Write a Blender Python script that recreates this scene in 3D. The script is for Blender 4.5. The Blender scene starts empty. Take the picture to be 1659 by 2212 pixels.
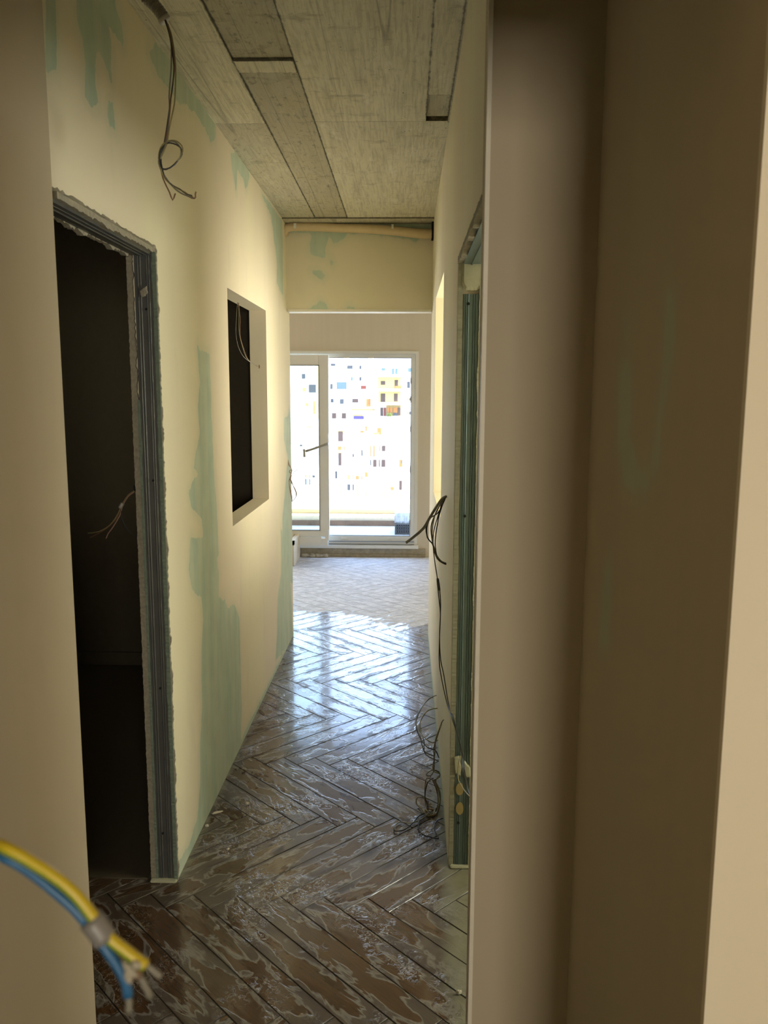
import bpy, bmesh, math, random
import numpy as np
from mathutils import Vector, Matrix
random.seed(7)
S = bpy.context.scene
C = S.collection
# ------------------------------------------------------------------ camera
FPX, PITCH, YAW, ROLL, EYE = 1745.73, 0.1448356, 0.0272126, 0.0038253, 1.62
_cy, _sy, _cp, _sp = math.cos(YAW), math.sin(YAW), math.cos(PITCH), math.sin(PITCH)
FW = Vector((-_sy*_cp, _cy*_cp, -_sp)); _r = Vector((_cy, _sy, 0)); _u = _r.cross(FW)
RT = math.cos(ROLL)*_r + math.sin(ROLL)*_u
UP = -math.sin(ROLL)*_r + math.cos(ROLL)*_u
cd = bpy.data.cameras.new('camera'); cam = bpy.data.objects.new('camera', cd); C.objects.link(cam)
M = Matrix((RT, UP, -FW)).transposed().to_4x4(); M.translation = (0, 0, EYE)
cam.matrix_world = M
cd.sensor_fit = 'AUTO'; cd.sensor_width = 36; cd.lens = 36*FPX/2212
cd.clip_start = 0.02; cd.clip_end = 2000
cd.dof.use_dof = True; cd.dof.focus_distance = 3.6; cd.dof.aperture_fstop = cd.lens/3.0
S.camera = cam

def at(px, py, Y):
    d = FW + RT*((px-829.5)/FPX) - UP*((py-1106)/FPX); t = Y/d.y
    return Vector((t*d.x, Y, EYE+t*d.z))
def atx(px, py, X):
    d = FW + RT*((px-829.5)/FPX) - UP*((py-1106)/FPX); t = X/d.x
    return Vector((X, t*d.y, EYE+t*d.z))
def atz(px, py, Z):
    d = FW + RT*((px-829.5)/FPX) - UP*((py-1106)/FPX); t = (Z-EYE)/d.z
    return Vector((t*d.x, t*d.y, Z))

# ------------------------------------------------------------------ light
S.cycles.use_adaptive_sampling = True; S.cycles.adaptive_threshold = 0.1
S.cycles.max_bounces = 8; S.cycles.diffuse_bounces = 4; S.cycles.glossy_bounces = 3; S.cycles.transparent_max_bounces = 6
S.cycles.caustics_reflective = False; S.cycles.caustics_refractive = False
S.view_settings.view_transform = 'Standard'; S.view_settings.look = 'None'
S.view_settings.exposure = 0.0; S.view_settings.gamma = 1.0; S.view_settings.use_curve_mapping = False
wd = bpy.data.worlds.new('sky'); S.world = wd; wd.use_nodes = True
nt = wd.node_tree; nt.nodes.clear()
wo = nt.nodes.new('ShaderNodeOutputWorld'); bg = nt.nodes.new('ShaderNodeBackground')
tc = nt.nodes.new('ShaderNodeTexCoord'); sx = nt.nodes.new('ShaderNodeSeparateXYZ'); cr = nt.nodes.new('ShaderNodeValToRGB')
nt.links.new(tc.outputs['Generated'], sx.inputs[0]); nt.links.new(sx.outputs['Z'], cr.inputs[0])
cr.color_ramp.elements[0].position = 0.0; cr.color_ramp.elements[0].color = (0.66, 0.82, 1.0, 1)
cr.color_ramp.elements[1].position = 0.6; cr.color_ramp.elements[1].color = (0.32, 0.54, 1.0, 1)
nt.links.new(cr.outputs[0], bg.inputs[0]); bg.inputs[1].default_value = 7.0
nt.links.new(bg.outputs[0], wo.inputs[0])

def sun(direction, strength, col):
    l = bpy.data.lights.new('sun', 'SUN'); l.energy = strength; l.angle = 0.01; l.color = col
    o = bpy.data.objects.new('sun', l); C.objects.link(o)
    o.rotation_euler = Vector(direction).to_track_quat('-Z', 'Y').to_euler(); o.location = (0, -6, 20)
sun((-0.55, 0.28, -0.78), 15.0, (1.0, 0.93, 0.80))

def area_lamp(name, loc, direction, w, h, power, col):
    l = bpy.data.lights.new(name, 'AREA'); l.shape = 'RECTANGLE'; l.size = w; l.size_y = h; l.energy = power; l.color = col
    o = bpy.data.objects.new(name, l); C.objects.link(o); o.location = loc
    o.rotation_euler = Vector(direction).to_track_quat('-Z', 'Z').to_euler()
# area lamps: near and side room daylight, plus fill added to brighten the corridor
area_lamp('near_room_window_light', (0.86, -2.75, 1.35), (0, 1, 0), 0.7, 1.3, 64, (1.0, 0.90, 0.74))
area_lamp('far_room_left_fill_light', (-2.55, 7.8, 1.25), (.55, -1, 0), 0.9, 1.9, 60, (1.0, 0.93, 0.80))  # added fill by the far wall, brightens the corridor's right side
area_lamp('side_room_window_light', (2.35, 4.0, 1.30), (-1, 0, 0), 2.2, 2.0, 108, (1.0, 0.96, 0.76))
area_lamp('doorway_fill_light', (2.3, 2.24, 1.5), (-1, 0, 0), .7, 1.2, 38, (0.98, 1.0, 0.86))  # added fill for the right steel stud and the corridor
area_lamp('far_room_right_fill_light', (1.55, 7.9, 1.2), (-.25, -1, 0), 1.4, 2.0, 35, (1.0, 0.96, 0.85))  # added fill beside the balcony door, bounces light into the corridor

# ------------------------------------------------------------------ node helper
class NT:
    def __init__(s, name):
        s.m = bpy.data.materials.new(name); s.m.use_nodes = True; s.t = s.m.node_tree; s.t.nodes.clear()
        s.out = s.t.nodes.new('ShaderNodeOutputMaterial'); s.b = s.t.nodes.new('ShaderNodeBsdfPrincipled')
        s.t.links.new(s.b.outputs[0], s.out.inputs[0]); s.tc = s.t.nodes.new('ShaderNodeTexCoord')
    def _in(s, sock, v):
        if v is None: return
        if isinstance(v, bpy.types.NodeSocket): s.t.links.new(v, sock)
        elif isinstance(v, (tuple, list)) and len(v) == 3 and sock.type == 'RGBA': sock.default_value = (*v, 1)
        else: sock.default_value = v
    def math(s, op, a, b=None, c=None, clamp=False):
        n = s.t.nodes.new('ShaderNodeMath'); n.operation = op; n.use_clamp = clamp
        s._in(n.inputs[0], a); s._in(n.inputs[1], b); s._in(n.inputs[2], c); return n.outputs[0]
    def mix(s, f, a, b, mode='MIX'):
        n = s.t.nodes.new('ShaderNodeMix'); n.data_type = 'RGBA'; n.blend_type = mode
        s._in(n.inputs[0], f); s._in(n.inputs[6], a); s._in(n.inputs[7], b); return n.outputs[2]
    def map(s, scale=(1,1,1), rot=(0,0,0), src=None):
        n = s.t.nodes.new('ShaderNodeMapping'); n.inputs['Scale'].default_value = scale; n.inputs['Rotation'].default_value = rot
        s.t.links.new(src if src else s.tc.outputs['Object'], n.inputs[0]); return n.outputs[0]
    def noise(s, vec, scale, detail=4, rough=.55, dist=0):
        n = s.t.nodes.new('ShaderNodeTexNoise'); s._in(n.inputs['Vector'], vec)
        n.inputs['Scale'].default_value = scale; n.inputs['Detail'].default_value = detail
        n.inputs['Roughness'].default_value = rough; n.inputs['Distortion'].default_value = dist; return n.outputs[0]
    def voro(s, vec, scale, feature='F1', out='Distance', rnd=1):
        n = s.t.nodes.new('ShaderNodeTexVoronoi'); n.feature = feature; s._in(n.inputs['Vector'], vec)
        n.inputs['Scale'].default_value = scale; n.inputs['Randomness'].default_value = rnd; return n.outputs[out]
    def attr(s, name, out='Fac'):
        n = s.t.nodes.new('ShaderNodeAttribute'); n.attribute_name = name; return n.outputs[out]
    def step(s, v, lo, hi, a=0.0, b=1.0, smooth=True):
        n = s.t.nodes.new('ShaderNodeMapRange'); n.interpolation_type = 'SMOOTHSTEP' if smooth else 'LINEAR'
        s._in(n.inputs[0], v)
        for i, x in zip((1, 2, 3, 4), (lo, hi, a, b)): n.inputs[i].default_value = x
        return n.outputs[0]
    def sep(s, v=None):
        n = s.t.nodes.new('ShaderNodeSeparateXYZ'); s.t.links.new(v if v else s.tc.outputs['Object'], n.inputs[0]); return n.outputs
    def bump(s, h, strength=.3, dist=.01, normal=None):
        n = s.t.nodes.new('ShaderNodeBump'); n.inputs['Strength'].default_value = strength; n.inputs['Distance'].default_value = dist
        s._in(n.inputs['Height'], h)
        if normal: s.t.links.new(normal, n.inputs['Normal'])
        return n.outputs[0]
    def fin(s, col, rough=.6, metal=0, normal=None, spec=.5, **k):
        s._in(s.b.inputs['Base Color'], col); s._in(s.b.inputs['Roughness'], rough); s._in(s.b.inputs['Metallic'], metal)
        s._in(s.b.inputs['Specular IOR Level'], spec)
        if normal: s.t.links.new(normal, s.b.inputs['Normal'])
        for kk, v in k.items(): s._in(s.b.inputs[kk], v)
        return s.m

def simple(name, col, rough=.6, metal=0, var=.12, scale=30, bump=.1, spec=.5):
    n = NT(name); f = n.noise(n.tc.outputs['Object'], scale, 5)
    dark = tuple(c*(1-var) for c in col); lite = tuple(min(1, c*(1+var)) for c in col)
    return n.fin(n.mix(f, dark, lite), rough, metal, n.bump(f, bump, .003), spec)

PLASTER = (0.83, 0.775, 0.56)
GREEN = (0.45, 0.565, 0.45)
def wall_mat(name, base, amount=1.0, soft=.0015, pinkish=(0.80, 0.72, 0.57), rough=.75, streak=.16):
    n = NT(name); o = n.tc.outputs['Object']
    v = n.map((1, 1, .18)); big = n.noise(v, 1.8, 3); str_ = n.noise(n.map((1, 1, .05)), 22, 3); fine = n.noise(o, 90, 3)
    col = n.mix(n.step(big, .35, .65), base, pinkish)
    col = n.mix(n.step(str_, .3, .7, 0, streak), col, (0.80, 0.74, 0.56))
    blot = n.noise(n.map((1, 1, .4)), 6, 4)
    col = n.mix(n.step(blot, .58, .75, 0, .14), col, (0.52, 0.53, 0.40))
    sd = n.math('SUBTRACT', .2, n.attr('patch_depth'))
    edge = n.noise(n.map((1, 1, .55)), 20, 4, .6)
    d = n.math('ADD', sd, n.math('MULTIPLY', n.math('SUBTRACT', edge, .5), .045))
    m = n.step(d, -soft, soft+.002, 1, 0)
    thin = n.step(n.noise(n.map((1, 1, .12)), 16, 4), .35, .7, .72, 1.0)   # filler dragged thinly over the board
    halo = n.step(d, .0, .05, .22, 0)
    m = n.math('MAXIMUM', n.math('MULTIPLY', n.math('MULTIPLY', m, thin), amount), n.math('MULTIPLY', halo, amount))
    gcol = n.mix(n.step(n.noise(o, 9, 4), .3, .7), GREEN, tuple(c*1.12 for c in GREEN))
    col = n.mix(m, col, gcol)
    h = n.math('ADD', n.math('MULTIPLY', str_, 3.1*streak), n.math('ADD', n.math('MULTIPLY', fine, .12), n.math('MULTIPLY', m, -.5)))
    return n.fin(col, rough, 0, n.bump(h, .22, .004), .25)

mat_left = wall_mat('skimmed_green_board', PLASTER)
mat_head = wall_mat('skimmed_header_board', (0.76, 0.70, 0.51), soft=.006)
mat_right = wall_mat('skimmed_right_board', (0.87, 0.82, 0.64), pinkish=(0.84, 0.76, 0.62))
mat_near = wall_mat('smooth_shaded_plaster', (0.53, 0.465, 0.335), amount=.6, soft=.02, pinkish=(0.53, 0.455, 0.335), streak=.03)  # same plaster as elsewhere; its low light is put into a browner colour
mat_front = wall_mat('cream_front_plaster', (0.74, 0.655, 0.48), soft=.02, streak=.05)
mat_far = wall_mat('far_room_plaster', (0.70, 0.635, 0.50), pinkish=(0.68, 0.61, 0.49))
mat_dark = simple('dark_room_painted_shade', (0.09, 0.075, 0.05), .9)  # near-black colour carries the gloom of the unlit room

def conc_mat():
    n = NT('board_marked_concrete'); o = n.tc.outputs['Object']
    tone = n.attr('tone'); e = n.attr('edge')
    grain = n.noise(n.map((1, .05, 1)), 95, 3, .65, .3)
    wob = n.noise(n.map((5.0, .5, 1)), 2.4, 3, .5, .6)
    ring = n.math('MULTIPLY', n.step(n.math('SINE', n.math('MULTIPLY', wob, 70)), -1, 1, 0, 1, False), n.step(tone, .3, .8, 1, .25))
    streak = n.noise(n.map((1, .10, 1)), 13, 3, .6)
    blot = n.noise(o, 3.2, 4, .65); fine = n.noise(n.map((1, .7, 1)), 38, 4, .75)
    pit = n.voro(n.map((1, .75, 1)), 17)
    lite = n.mix(tone, (0.39, 0.37, 0.29), (0.92, 0.88, 0.70))
    yel = n.mix(tone, (0.42, 0.38, 0.25), (0.88, 0.84, 0.65))
    col = n.mix(n.step(blot, .35, .68), lite, yel)
    g = n.math('ADD', n.math('MULTIPLY', grain, .80), n.math('MULTIPLY', ring, .22))
    col = n.mix(n.step(g, .30, .50, .30, 0), col, (0.30, 0.27, 0.19))
    col = n.mix(n.step(streak, .50, .72, 0, .28), col, (0.36, 0.335, 0.25))
    rough_tone = n.step(tone, .2, .8, 1, .35)
    col = n.mix(n.math('MULTIPLY', n.step(fine, .54, .70, 0, .65), rough_tone), col, (0.15, 0.135, 0.095))
    stain = n.noise(n.map((1, 2.2, 1)), 5, 4, .7)
    col = n.mix(n.step(stain, .58, .72, 0, .42), col, (0.24, 0.22, 0.15))
    pn_ = n.math('ADD', pit, n.math('MULTIPLY', fine, .12))
    col = n.mix(n.step(pn_, .075, .12, .9, 0), col, (0.06, 0.055, 0.045))
    px_ = n.math('ABSOLUTE', n.math('SUBTRACT', n.noise(n.map((1, .015, 1)), 6, 0), .5))
    col = n.mix(n.step(px_, .0, .006, .45, 0), col, (0.20, 0.18, 0.13))
    eff = n.noise(n.map((2.4, .8, 1)), 4.5, 4, .7)
    col = n.mix(n.math('MULTIPLY', n.step(eff, .56, .70, 0, .75), tone), col, (0.90, 0.87, 0.76))
    en = n.math('ADD', e, n.math('MULTIPLY', n.math('SUBTRACT', fine, .5), .016))
    col = n.mix(n.step(en, -.001, .0055, .8, 0), col, (0.07, 0.06, 0.04))
    h = n.math('ADD', n.math('MULTIPLY', g, 1.0), n.math('MULTIPLY', fine, .8))
    return n.fin(col, .8, 0, n.bump(h, .7, .005), .3)
mat_conc = conc_mat()

def floor_mat():
    n = NT('wet_wood_look_tile'); o = n.tc.outputs['Object']; uv = n.attr('plank', 'Vector')
    rnd = n.attr('tile_random'); ed = n.attr('edge')
    X, Y, Z = n.sep()
    pv = n.sep(uv)
    cmb = n.t.nodes.new('ShaderNodeCombineXYZ'); n._in(cmb.inputs[0], n.math('MULTIPLY', pv[0], .09)); n._in(cmb.inputs[1], pv[1]); n._in(cmb.inputs[2], n.math('MULTIPLY', rnd, 20))
    gv = cmb.outputs[0]
    cm2 = n.t.nodes.new('ShaderNodeCombineXYZ'); n._in(cm2.inputs[0], n.math('MULTIPLY', pv[0], .38)); n._in(cm2.inputs[1], pv[1]); n._in(cm2.inputs[2], n.math('MULTIPLY', rnd, 20))
    wv = cm2.outputs[0]
    grain = n.noise(gv, 160, 5, .65, .3); grain2 = n.noise(gv, 42, 3)
    wood = n.mix(grain2, (0.040, 0.019, 0.009), (0.120, 0.062, 0.028))
    wood = n.mix(n.step(grain, .35, .6, .5, 0), wood, (0.035, 0.018, 0.010))
    wood = n.mix(n.math('MULTIPLY', rnd, .35), wood, (0.11, 0.075, 0.048))
    # milky cleaning film: hugs the tile edges, leaves wandering clear pools in the middle of each tile
    wob = n.noise(wv, 17, 3, .55, .8); wob2 = n.noise(o, 3.6, 3, .5)
    f = n.math('ADD', n.math('MULTIPLY', ed, -9.0), n.math('ADD', n.math('MULTIPLY', wob, 1.9), n.math('MULTIPLY', wob2, 1.4)))
    film = n.step(f, 1.44, 1.52)
    ring = n.math('SUBTRACT', n.step(f, 1.39, 1.45), n.step(f, 1.48, 1.60), clamp=True)
    gap = n.step(n.math('ADD', n.math('MULTIPLY', ed, -7.0), n.math('ADD', n.math('MULTIPLY', n.noise(wv, 30, 4, .6, 1.0), 1.6), n.math('MULTIPLY', n.noise(o, 6, 2), .9))), 1.19, 1.25)
    # foam: curled ridges in patches
    fo = n.noise(o, 34, 3, .5, 1.6); foamline = n.math('ABSOLUTE', n.math('SUBTRACT', fo, .5))
    foamline = n.step(foamline, .0, .035, 1, 0)
    fpatch = n.step(n.noise(n.map((1, .8, 1), (0, 0, .5)), 4.2, 3, .6), .50, .60)
    foam = n.math('MULTIPLY', foamline, fpatch)
    drops = n.math('MULTIPLY', n.step(n.voro(o, 55), .10, .2, 1, 0), fpatch)
    foam = n.math('MAXIMUM', foam, drops)
    filmc = n.mix(grain, (0.052, 0.040, 0.029), (0.108, 0.088, 0.068))
    col = n.mix(n.math('MULTIPLY', film, .74), wood, filmc)
    col = n.mix(n.math('MULTIPLY', ring, .50), col, (0.30, 0.29, 0.27))
    col = n.mix(n.math('MULTIPLY', foam, .42), col, (0.40, 0.36, 0.29))
    # dry dusty part in the far room, dust along the walls and on the thresholds
    dn = n.noise(o, 2.2, 5, .6)
    dline = n.math('ADD', Y, n.math('ADD', n.math('MULTIPLY', n.math('ADD', dn, n.math('MULTIPLY', n.noise(wv, 12, 4, .6, 1.2), .8)), 1.1), n.math('MULTIPLY', X, .5)))
    dry = n.step(dline, 6.50, 6.62)
    side = n.math('MAXIMUM', n.step(n.math('ADD', X, n.math('MULTIPLY', n.noise(o, 9, 4), .10)), .15, .21),
                  n.math('MULTIPLY', n.step(n.math('ADD', X, n.math('MULTIPLY', n.noise(o, 12, 4), .08)), -.725, -.69, .75, 0), n.step(Y, 2.48, 2.52)))
    side = n.math('MULTIPLY', side, n.step(Y, 5.4, 5.6, 1, 0))
    dustn = n.noise(o, 14, 5, .7)
    scr = n.noise(n.map((1, 3.2, 1), (0, 0, .5)), 10, 4, .7, 1.0)
    dust = n.mix(n.step(scr, .42, .60), (0.45, 0.435, 0.415), (0.66, 0.645, 0.625))
    sidec = n.mix(dustn, (0.17, 0.165, 0.12), (0.34, 0.34, 0.24))
    col = n.mix(n.math('MULTIPLY', side, .8), col, sidec)
    col = n.mix(dry, col, dust)
    grout = n.mix(dry, (0.030, 0.024, 0.018), (0.50, 0.485, 0.46))
    col = n.mix(n.step(ed, .0014, .0022, 1, 0), col, grout)
    wetr = n.mix(film, (0.22,)*3, (0.40,)*3)
    wetr = n.mix(foam, wetr, (0.22,)*3)
    r = n.mix(n.math('MULTIPLY', side, .8), wetr, (0.55,)*3); r = n.mix(dry, r, (0.60,)*3)
    h = n.math('ADD', n.math('MULTIPLY', foam, .45), n.math('ADD', n.math('MULTIPLY', film, .10), n.math('MULTIPLY', ring, .2)))
    h = n.math('ADD', h, n.math('MULTIPLY', grain, .10))
    h = n.math('ADD', h, n.math('MULTIPLY', n.noise(o, 7, 2), .35))
    nb = n.bump(h, .40, .004)
    wet = n.math('MULTIPLY', n.math('SUBTRACT', 1.0, dry), n.math('SUBTRACT', 1.0, n.math('MULTIPLY', side, .8)))
    n.fin(col, r, 0, nb, .35)
    n._in(n.b.inputs['Coat Weight'], n.math('MULTIPLY', wet, n.math('SUBTRACT', 1.0, n.math('MULTIPLY', gap, .85)))); n._in(n.b.inputs['Coat Roughness'], n.math('ADD', .05, n.math('MULTIPLY', film, .07)))
    n.b.inputs['Coat IOR'].default_value = 1.5; n.t.links.new(n.bump(h, .30, .003), n.b.inputs['Coat Normal'])
    return n.m
mat_floor = floor_mat()

mat_steel = simple('galvanised_steel', (0.13, 0.135, 0.13), .45, .45, .25, 14, .1)
mat_steel_r = simple('galvanised_steel_green_sheen', (0.15, 0.21, 0.20), .45, .35, .2, 14, .1)
mat_board_edge = simple('broken_board_edge', (0.34, 0.31, 0.24), .9, 0, .4, 90, .8)
mat_edge_grey = simple('dusty_board_edge', (0.36, 0.36, 0.28), .9, 0, .2, 60, .3)
mat_crumb = simple('pale_plaster_crumb', (0.62, 0.58, 0.48), .9)
mat_green_edge = simple('green_board_edge', (0.17, 0.22, 0.17), .85, 0, .25, 50, .5)
mat_hole = simple('hole_shade', (0.01, 0.01, 0.01), .9)  # near-black stands in for the shade inside holes that are not cut
mat_pvc = simple('white_frame_plastic', (0.78, 0.77, 0.70), .35, 0, .05, 10, .02)
mat_pvc_g = simple('grey_frame_seal', (0.25, 0.26, 0.27), .45)
mat_bead = simple('white_corner_bead', (0.80, 0.76, 0.64), .5, 0, .08, 40, .2)
mat_plinth = simple('crumbling_render', (0.40, 0.35, 0.25), .95, 0, .45, 26, 1.0)
mat_conduit = simple('grey_corrugated_plastic', (0.33, 0.31, 0.25), .45, 0, .08, 20, .05)
mat_cgrey = simple('worn_grey_crate_plastic', (0.22, 0.23, 0.24), .5)
mat_black = simple('black_plastic', (0.02, 0.02, 0.02), .5)
mat_copper = simple('brown_wire_sheath', (0.20, 0.10, 0.05), .45, 0, .1, 40, .05)
mat_copper2 = simple('pinkish_wire_sheath', (0.42, 0.27, 0.20), .45)
mat_wgrey = simple('grey_wire_sheath', (0.20, 0.19, 0.15), .5)
mat_wolive = simple('dull_olive_wire_sheath', (0.28, 0.24, 0.10), .45)
mat_wblack = simple('black_wire_sheath', (0.03, 0.03, 0.028), .45)
mat_wblue = simple('blue_wire_sheath', (0.02, 0.11, 0.25), .4, 0, .06, 20, .02)
mat_tape = simple('grey_tape', (0.19, 0.18, 0.17), .4)
mat_tape_w = simple('white_tape', (0.5, 0.47, 0.40), .6)
mat_foam = simple('beige_pipe_sleeve', (0.66, 0.52, 0.31), .6, 0, .12, 22, .3)
mat_gold = simple('ochre_backing', (0.42, 0.33, 0.14), .7)
mat_patch = simple('plaster_dab', (0.50, 0.50, 0.36), .85, 0, .15, 40, .4)
def yg_mat():
    n = NT('yellow_green_wire_sheath'); s = n.math('ADD', n.attr('ang'), 1.7)
    f = n.step(n.math('SINE', s), -.12, .12)
    return n.fin(n.mix(f, (0.13, 0.27, 0.02), (0.50, 0.38, 0.015)), .38)
mat_yg = yg_mat()
def glass_mat():
    m = bpy.data.materials.new('clear_pane'); m.use_nodes = True; t = m.node_tree; t.nodes.clear()
    o = t.nodes.new('ShaderNodeOutputMaterial'); mx = t.nodes.new('ShaderNodeMixShader'); tr = t.nodes.new('ShaderNodeBsdfTransparent'); gl = t.nodes.new('ShaderNodeBsdfGlossy')
    fr = t.nodes.new('ShaderNodeFresnel'); fr.inputs[0].default_value = 1.5
    nz = t.nodes.new('ShaderNodeTexNoise'); nz.inputs['Scale'].default_value = 3; rp = t.nodes.new('ShaderNodeValToRGB')
    rp.color_ramp.elements[0].color = (0.93, 0.97, 0.94, 1); rp.color_ramp.elements[1].color = (0.97, 0.99, 0.97, 1)
    t.links.new(nz.outputs[0], rp.inputs[0]); t.links.new(rp.outputs[0], tr.inputs[0]); gl.inputs['Roughness'].default_value = .02
    t.links.new(fr.outputs[0], mx.inputs[0]); t.links.new(tr.outputs[0], mx.inputs[1]); t.links.new(gl.outputs[0], mx.inputs[2]); t.links.new(mx.outputs[0], o.inputs[0])
    return m
mat_glass = glass_mat()

# ------------------------------------------------------------------ object helpers
def link(name, me, mat, parent=None, kind=None):
    if mat: me.materials.append(mat)
    o = bpy.data.objects.new(name, me); C.objects.link(o)
    if parent: o.parent = parent; o.matrix_parent_inverse = parent.matrix_world.inverted()
    if kind: o['kind'] = kind
    return o
def empty(name, loc=(0, 0, 0), kind=None):
    o = bpy.data.objects.new(name, None); C.objects.link(o); o.location = loc; o.empty_display_size = .05
    o.matrix_world = Matrix.Translation(Vector(loc))
    if kind: o['kind'] = kind
    return o
def tag(o, label, cat, group=None):
    o['label'] = label; o['category'] = cat
    if group: o['group'] = group
    return o
def box_bm(bm, x0, x1, y0, y1, z0, z1):
    v = [bm.verts.new((x, y, z)) for z in (z0, z1) for y in (y0, y1) for x in (x0, x1)]
    for f in ((0, 2, 3, 1), (4, 5, 7, 6), (0, 1, 5, 4), (2, 6, 7, 3), (0, 4, 6, 2), (1, 3, 7, 5)): bm.faces.new([v[i] for i in f])
def boxes(name, lst, mat, parent=None, bevel=0, kind=None):
    bm = bmesh.new()
    for b in lst: box_bm(bm, *b)
    if bevel: bmesh.ops.bevel(bm, geom=list(bm.edges), offset=bevel, segments=2, affect='EDGES', clamp_overlap=True)
    bmesh.ops.recalc_face_normals(bm, faces=bm.faces)
    me = bpy.data.meshes.new(name); bm.to_mesh(me); bm.free()
    return link(name, me, mat, parent, kind)
def spline(pts, step=.012):
    P = [Vector(p) for p in pts]; P = [2*P[0]-P[1]] + P + [2*P[-1]-P[-2]]; out = []
    for i in range(1, len(P)-2):
        p0, p1, p2, p3 = P[i-1:i+3]; n = max(2, int((p2-p1).length/step)); n = min(n, 160)
        for k in range(n):
            t = k/n
            out.append(.5*((2*p1)+(p2-p0)*t+(2*p0-5*p1+4*p2-p3)*t*t+(3*p1-p0-3*p2+p3)*t**3))
    out.append(P[-2]); return out
def tube_me(name, pts, r, n=8, step=.012, smooth=True, radii=None, wrap=0):
    L = spline(pts, step) if smooth else [Vector(p) for p in pts]
    vs, fs, ang = [], [], []; prev = None; m = len(L); dist = 0
    for i, p in enumerate(L):
        t = (L[min(i+1, m-1)]-L[max(i-1, 0)]).normalized()
        if i: dist += (p-L[i-1]).length
        if prev is None: a = t.cross(Vector((0, 0, 1)) if abs(t.z) < .9 else Vector((1, 0, 0))).normalized()
        else: a = (prev - t*prev.dot(t)).normalized()
        prev = a; b = t.cross(a); rr = radii(i/(m-1), dist) if radii else r
        for k in range(n):
            q = 2*math.pi*k/n; vs.append(p + (a*math.cos(q)+b*math.sin(q))*rr); ang.append(q+wrap*dist)
    for i in range(m-1):
        for k in range(n): fs.append((i*n+k, i*n+(k+1) % n, (i+1)*n+(k+1) % n, (i+1)*n+k))
    fs.append(tuple(range(n))[::-1]); fs.append(tuple((m-1)*n+k for k in range(n)))
    me = bpy.data.meshes.new(name); me.from_pydata(vs, [], fs); me.update()
    at_ = me.attributes.new('ang', 'FLOAT', 'POINT'); at_.data.foreach_set('value', ang)
    for p_ in me.polygons: p_.use_smooth = True
    return me
def tube(name, pts, r, mat, parent=None, **k):
    return link(name, tube_me(name, pts, r, **k), mat, parent)
def disc(name, c, nrm, rx, rz, mat, parent, th=.002, n=20):
    # thin oval plug, its face along -Y
    bm = bmesh.new(); a = []; b = []
    for k in range(n):
        q = 2*math.pi*k/n; a.append(bm.verts.new((c[0]+rx*math.cos(q), c[1]-th, c[2]+rz*math.sin(q)))); b.append(bm.verts.new((c[0]+rx*math.cos(q), c[1]+th, c[2]+rz*math.sin(q))))
    bm.faces.new(a); bm.faces.new(b[::-1])
    for k in range(n): bm.faces.new((a[k], b[k], b[(k+1) % n], a[(k+1) % n]))
    bmesh.ops.recalc_face_normals(bm, faces=bm.faces)
    me = bpy.data.meshes.new(name); bm.to_mesh(me); bm.free(); return link(name, me, mat, parent)

# polygon distance (negative inside), for the bare-board patches on the walls
def poly_sd(P, polys):
    out = np.full(len(P), 9.0)
    for poly in polys:
        q = np.array(poly); d = np.full(len(P), 9.0); inside = np.zeros(len(P), bool)
        for i in range(len(q)):
            a, b = q[i], q[(i+1) % len(q)]; e = b-a; w = P-a
            t = np.clip((w@e)/(e@e+1e-12), 0, 1); d = np.minimum(d, np.hypot(*(w-t[:, None]*e).T))
            c = ((a[1] <= P[:, 1]) != (b[1] <= P[:, 1])) & (P[:, 0] < (b[0]-a[0])*(P[:, 1]-a[1])/((b[1]-a[1]) if abs(b[1]-a[1]) > 1e-9 else 1e-9)+a[0])
            inside ^= c
        out = np.minimum(out, np.where(inside, -d, d))
    return out

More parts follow.
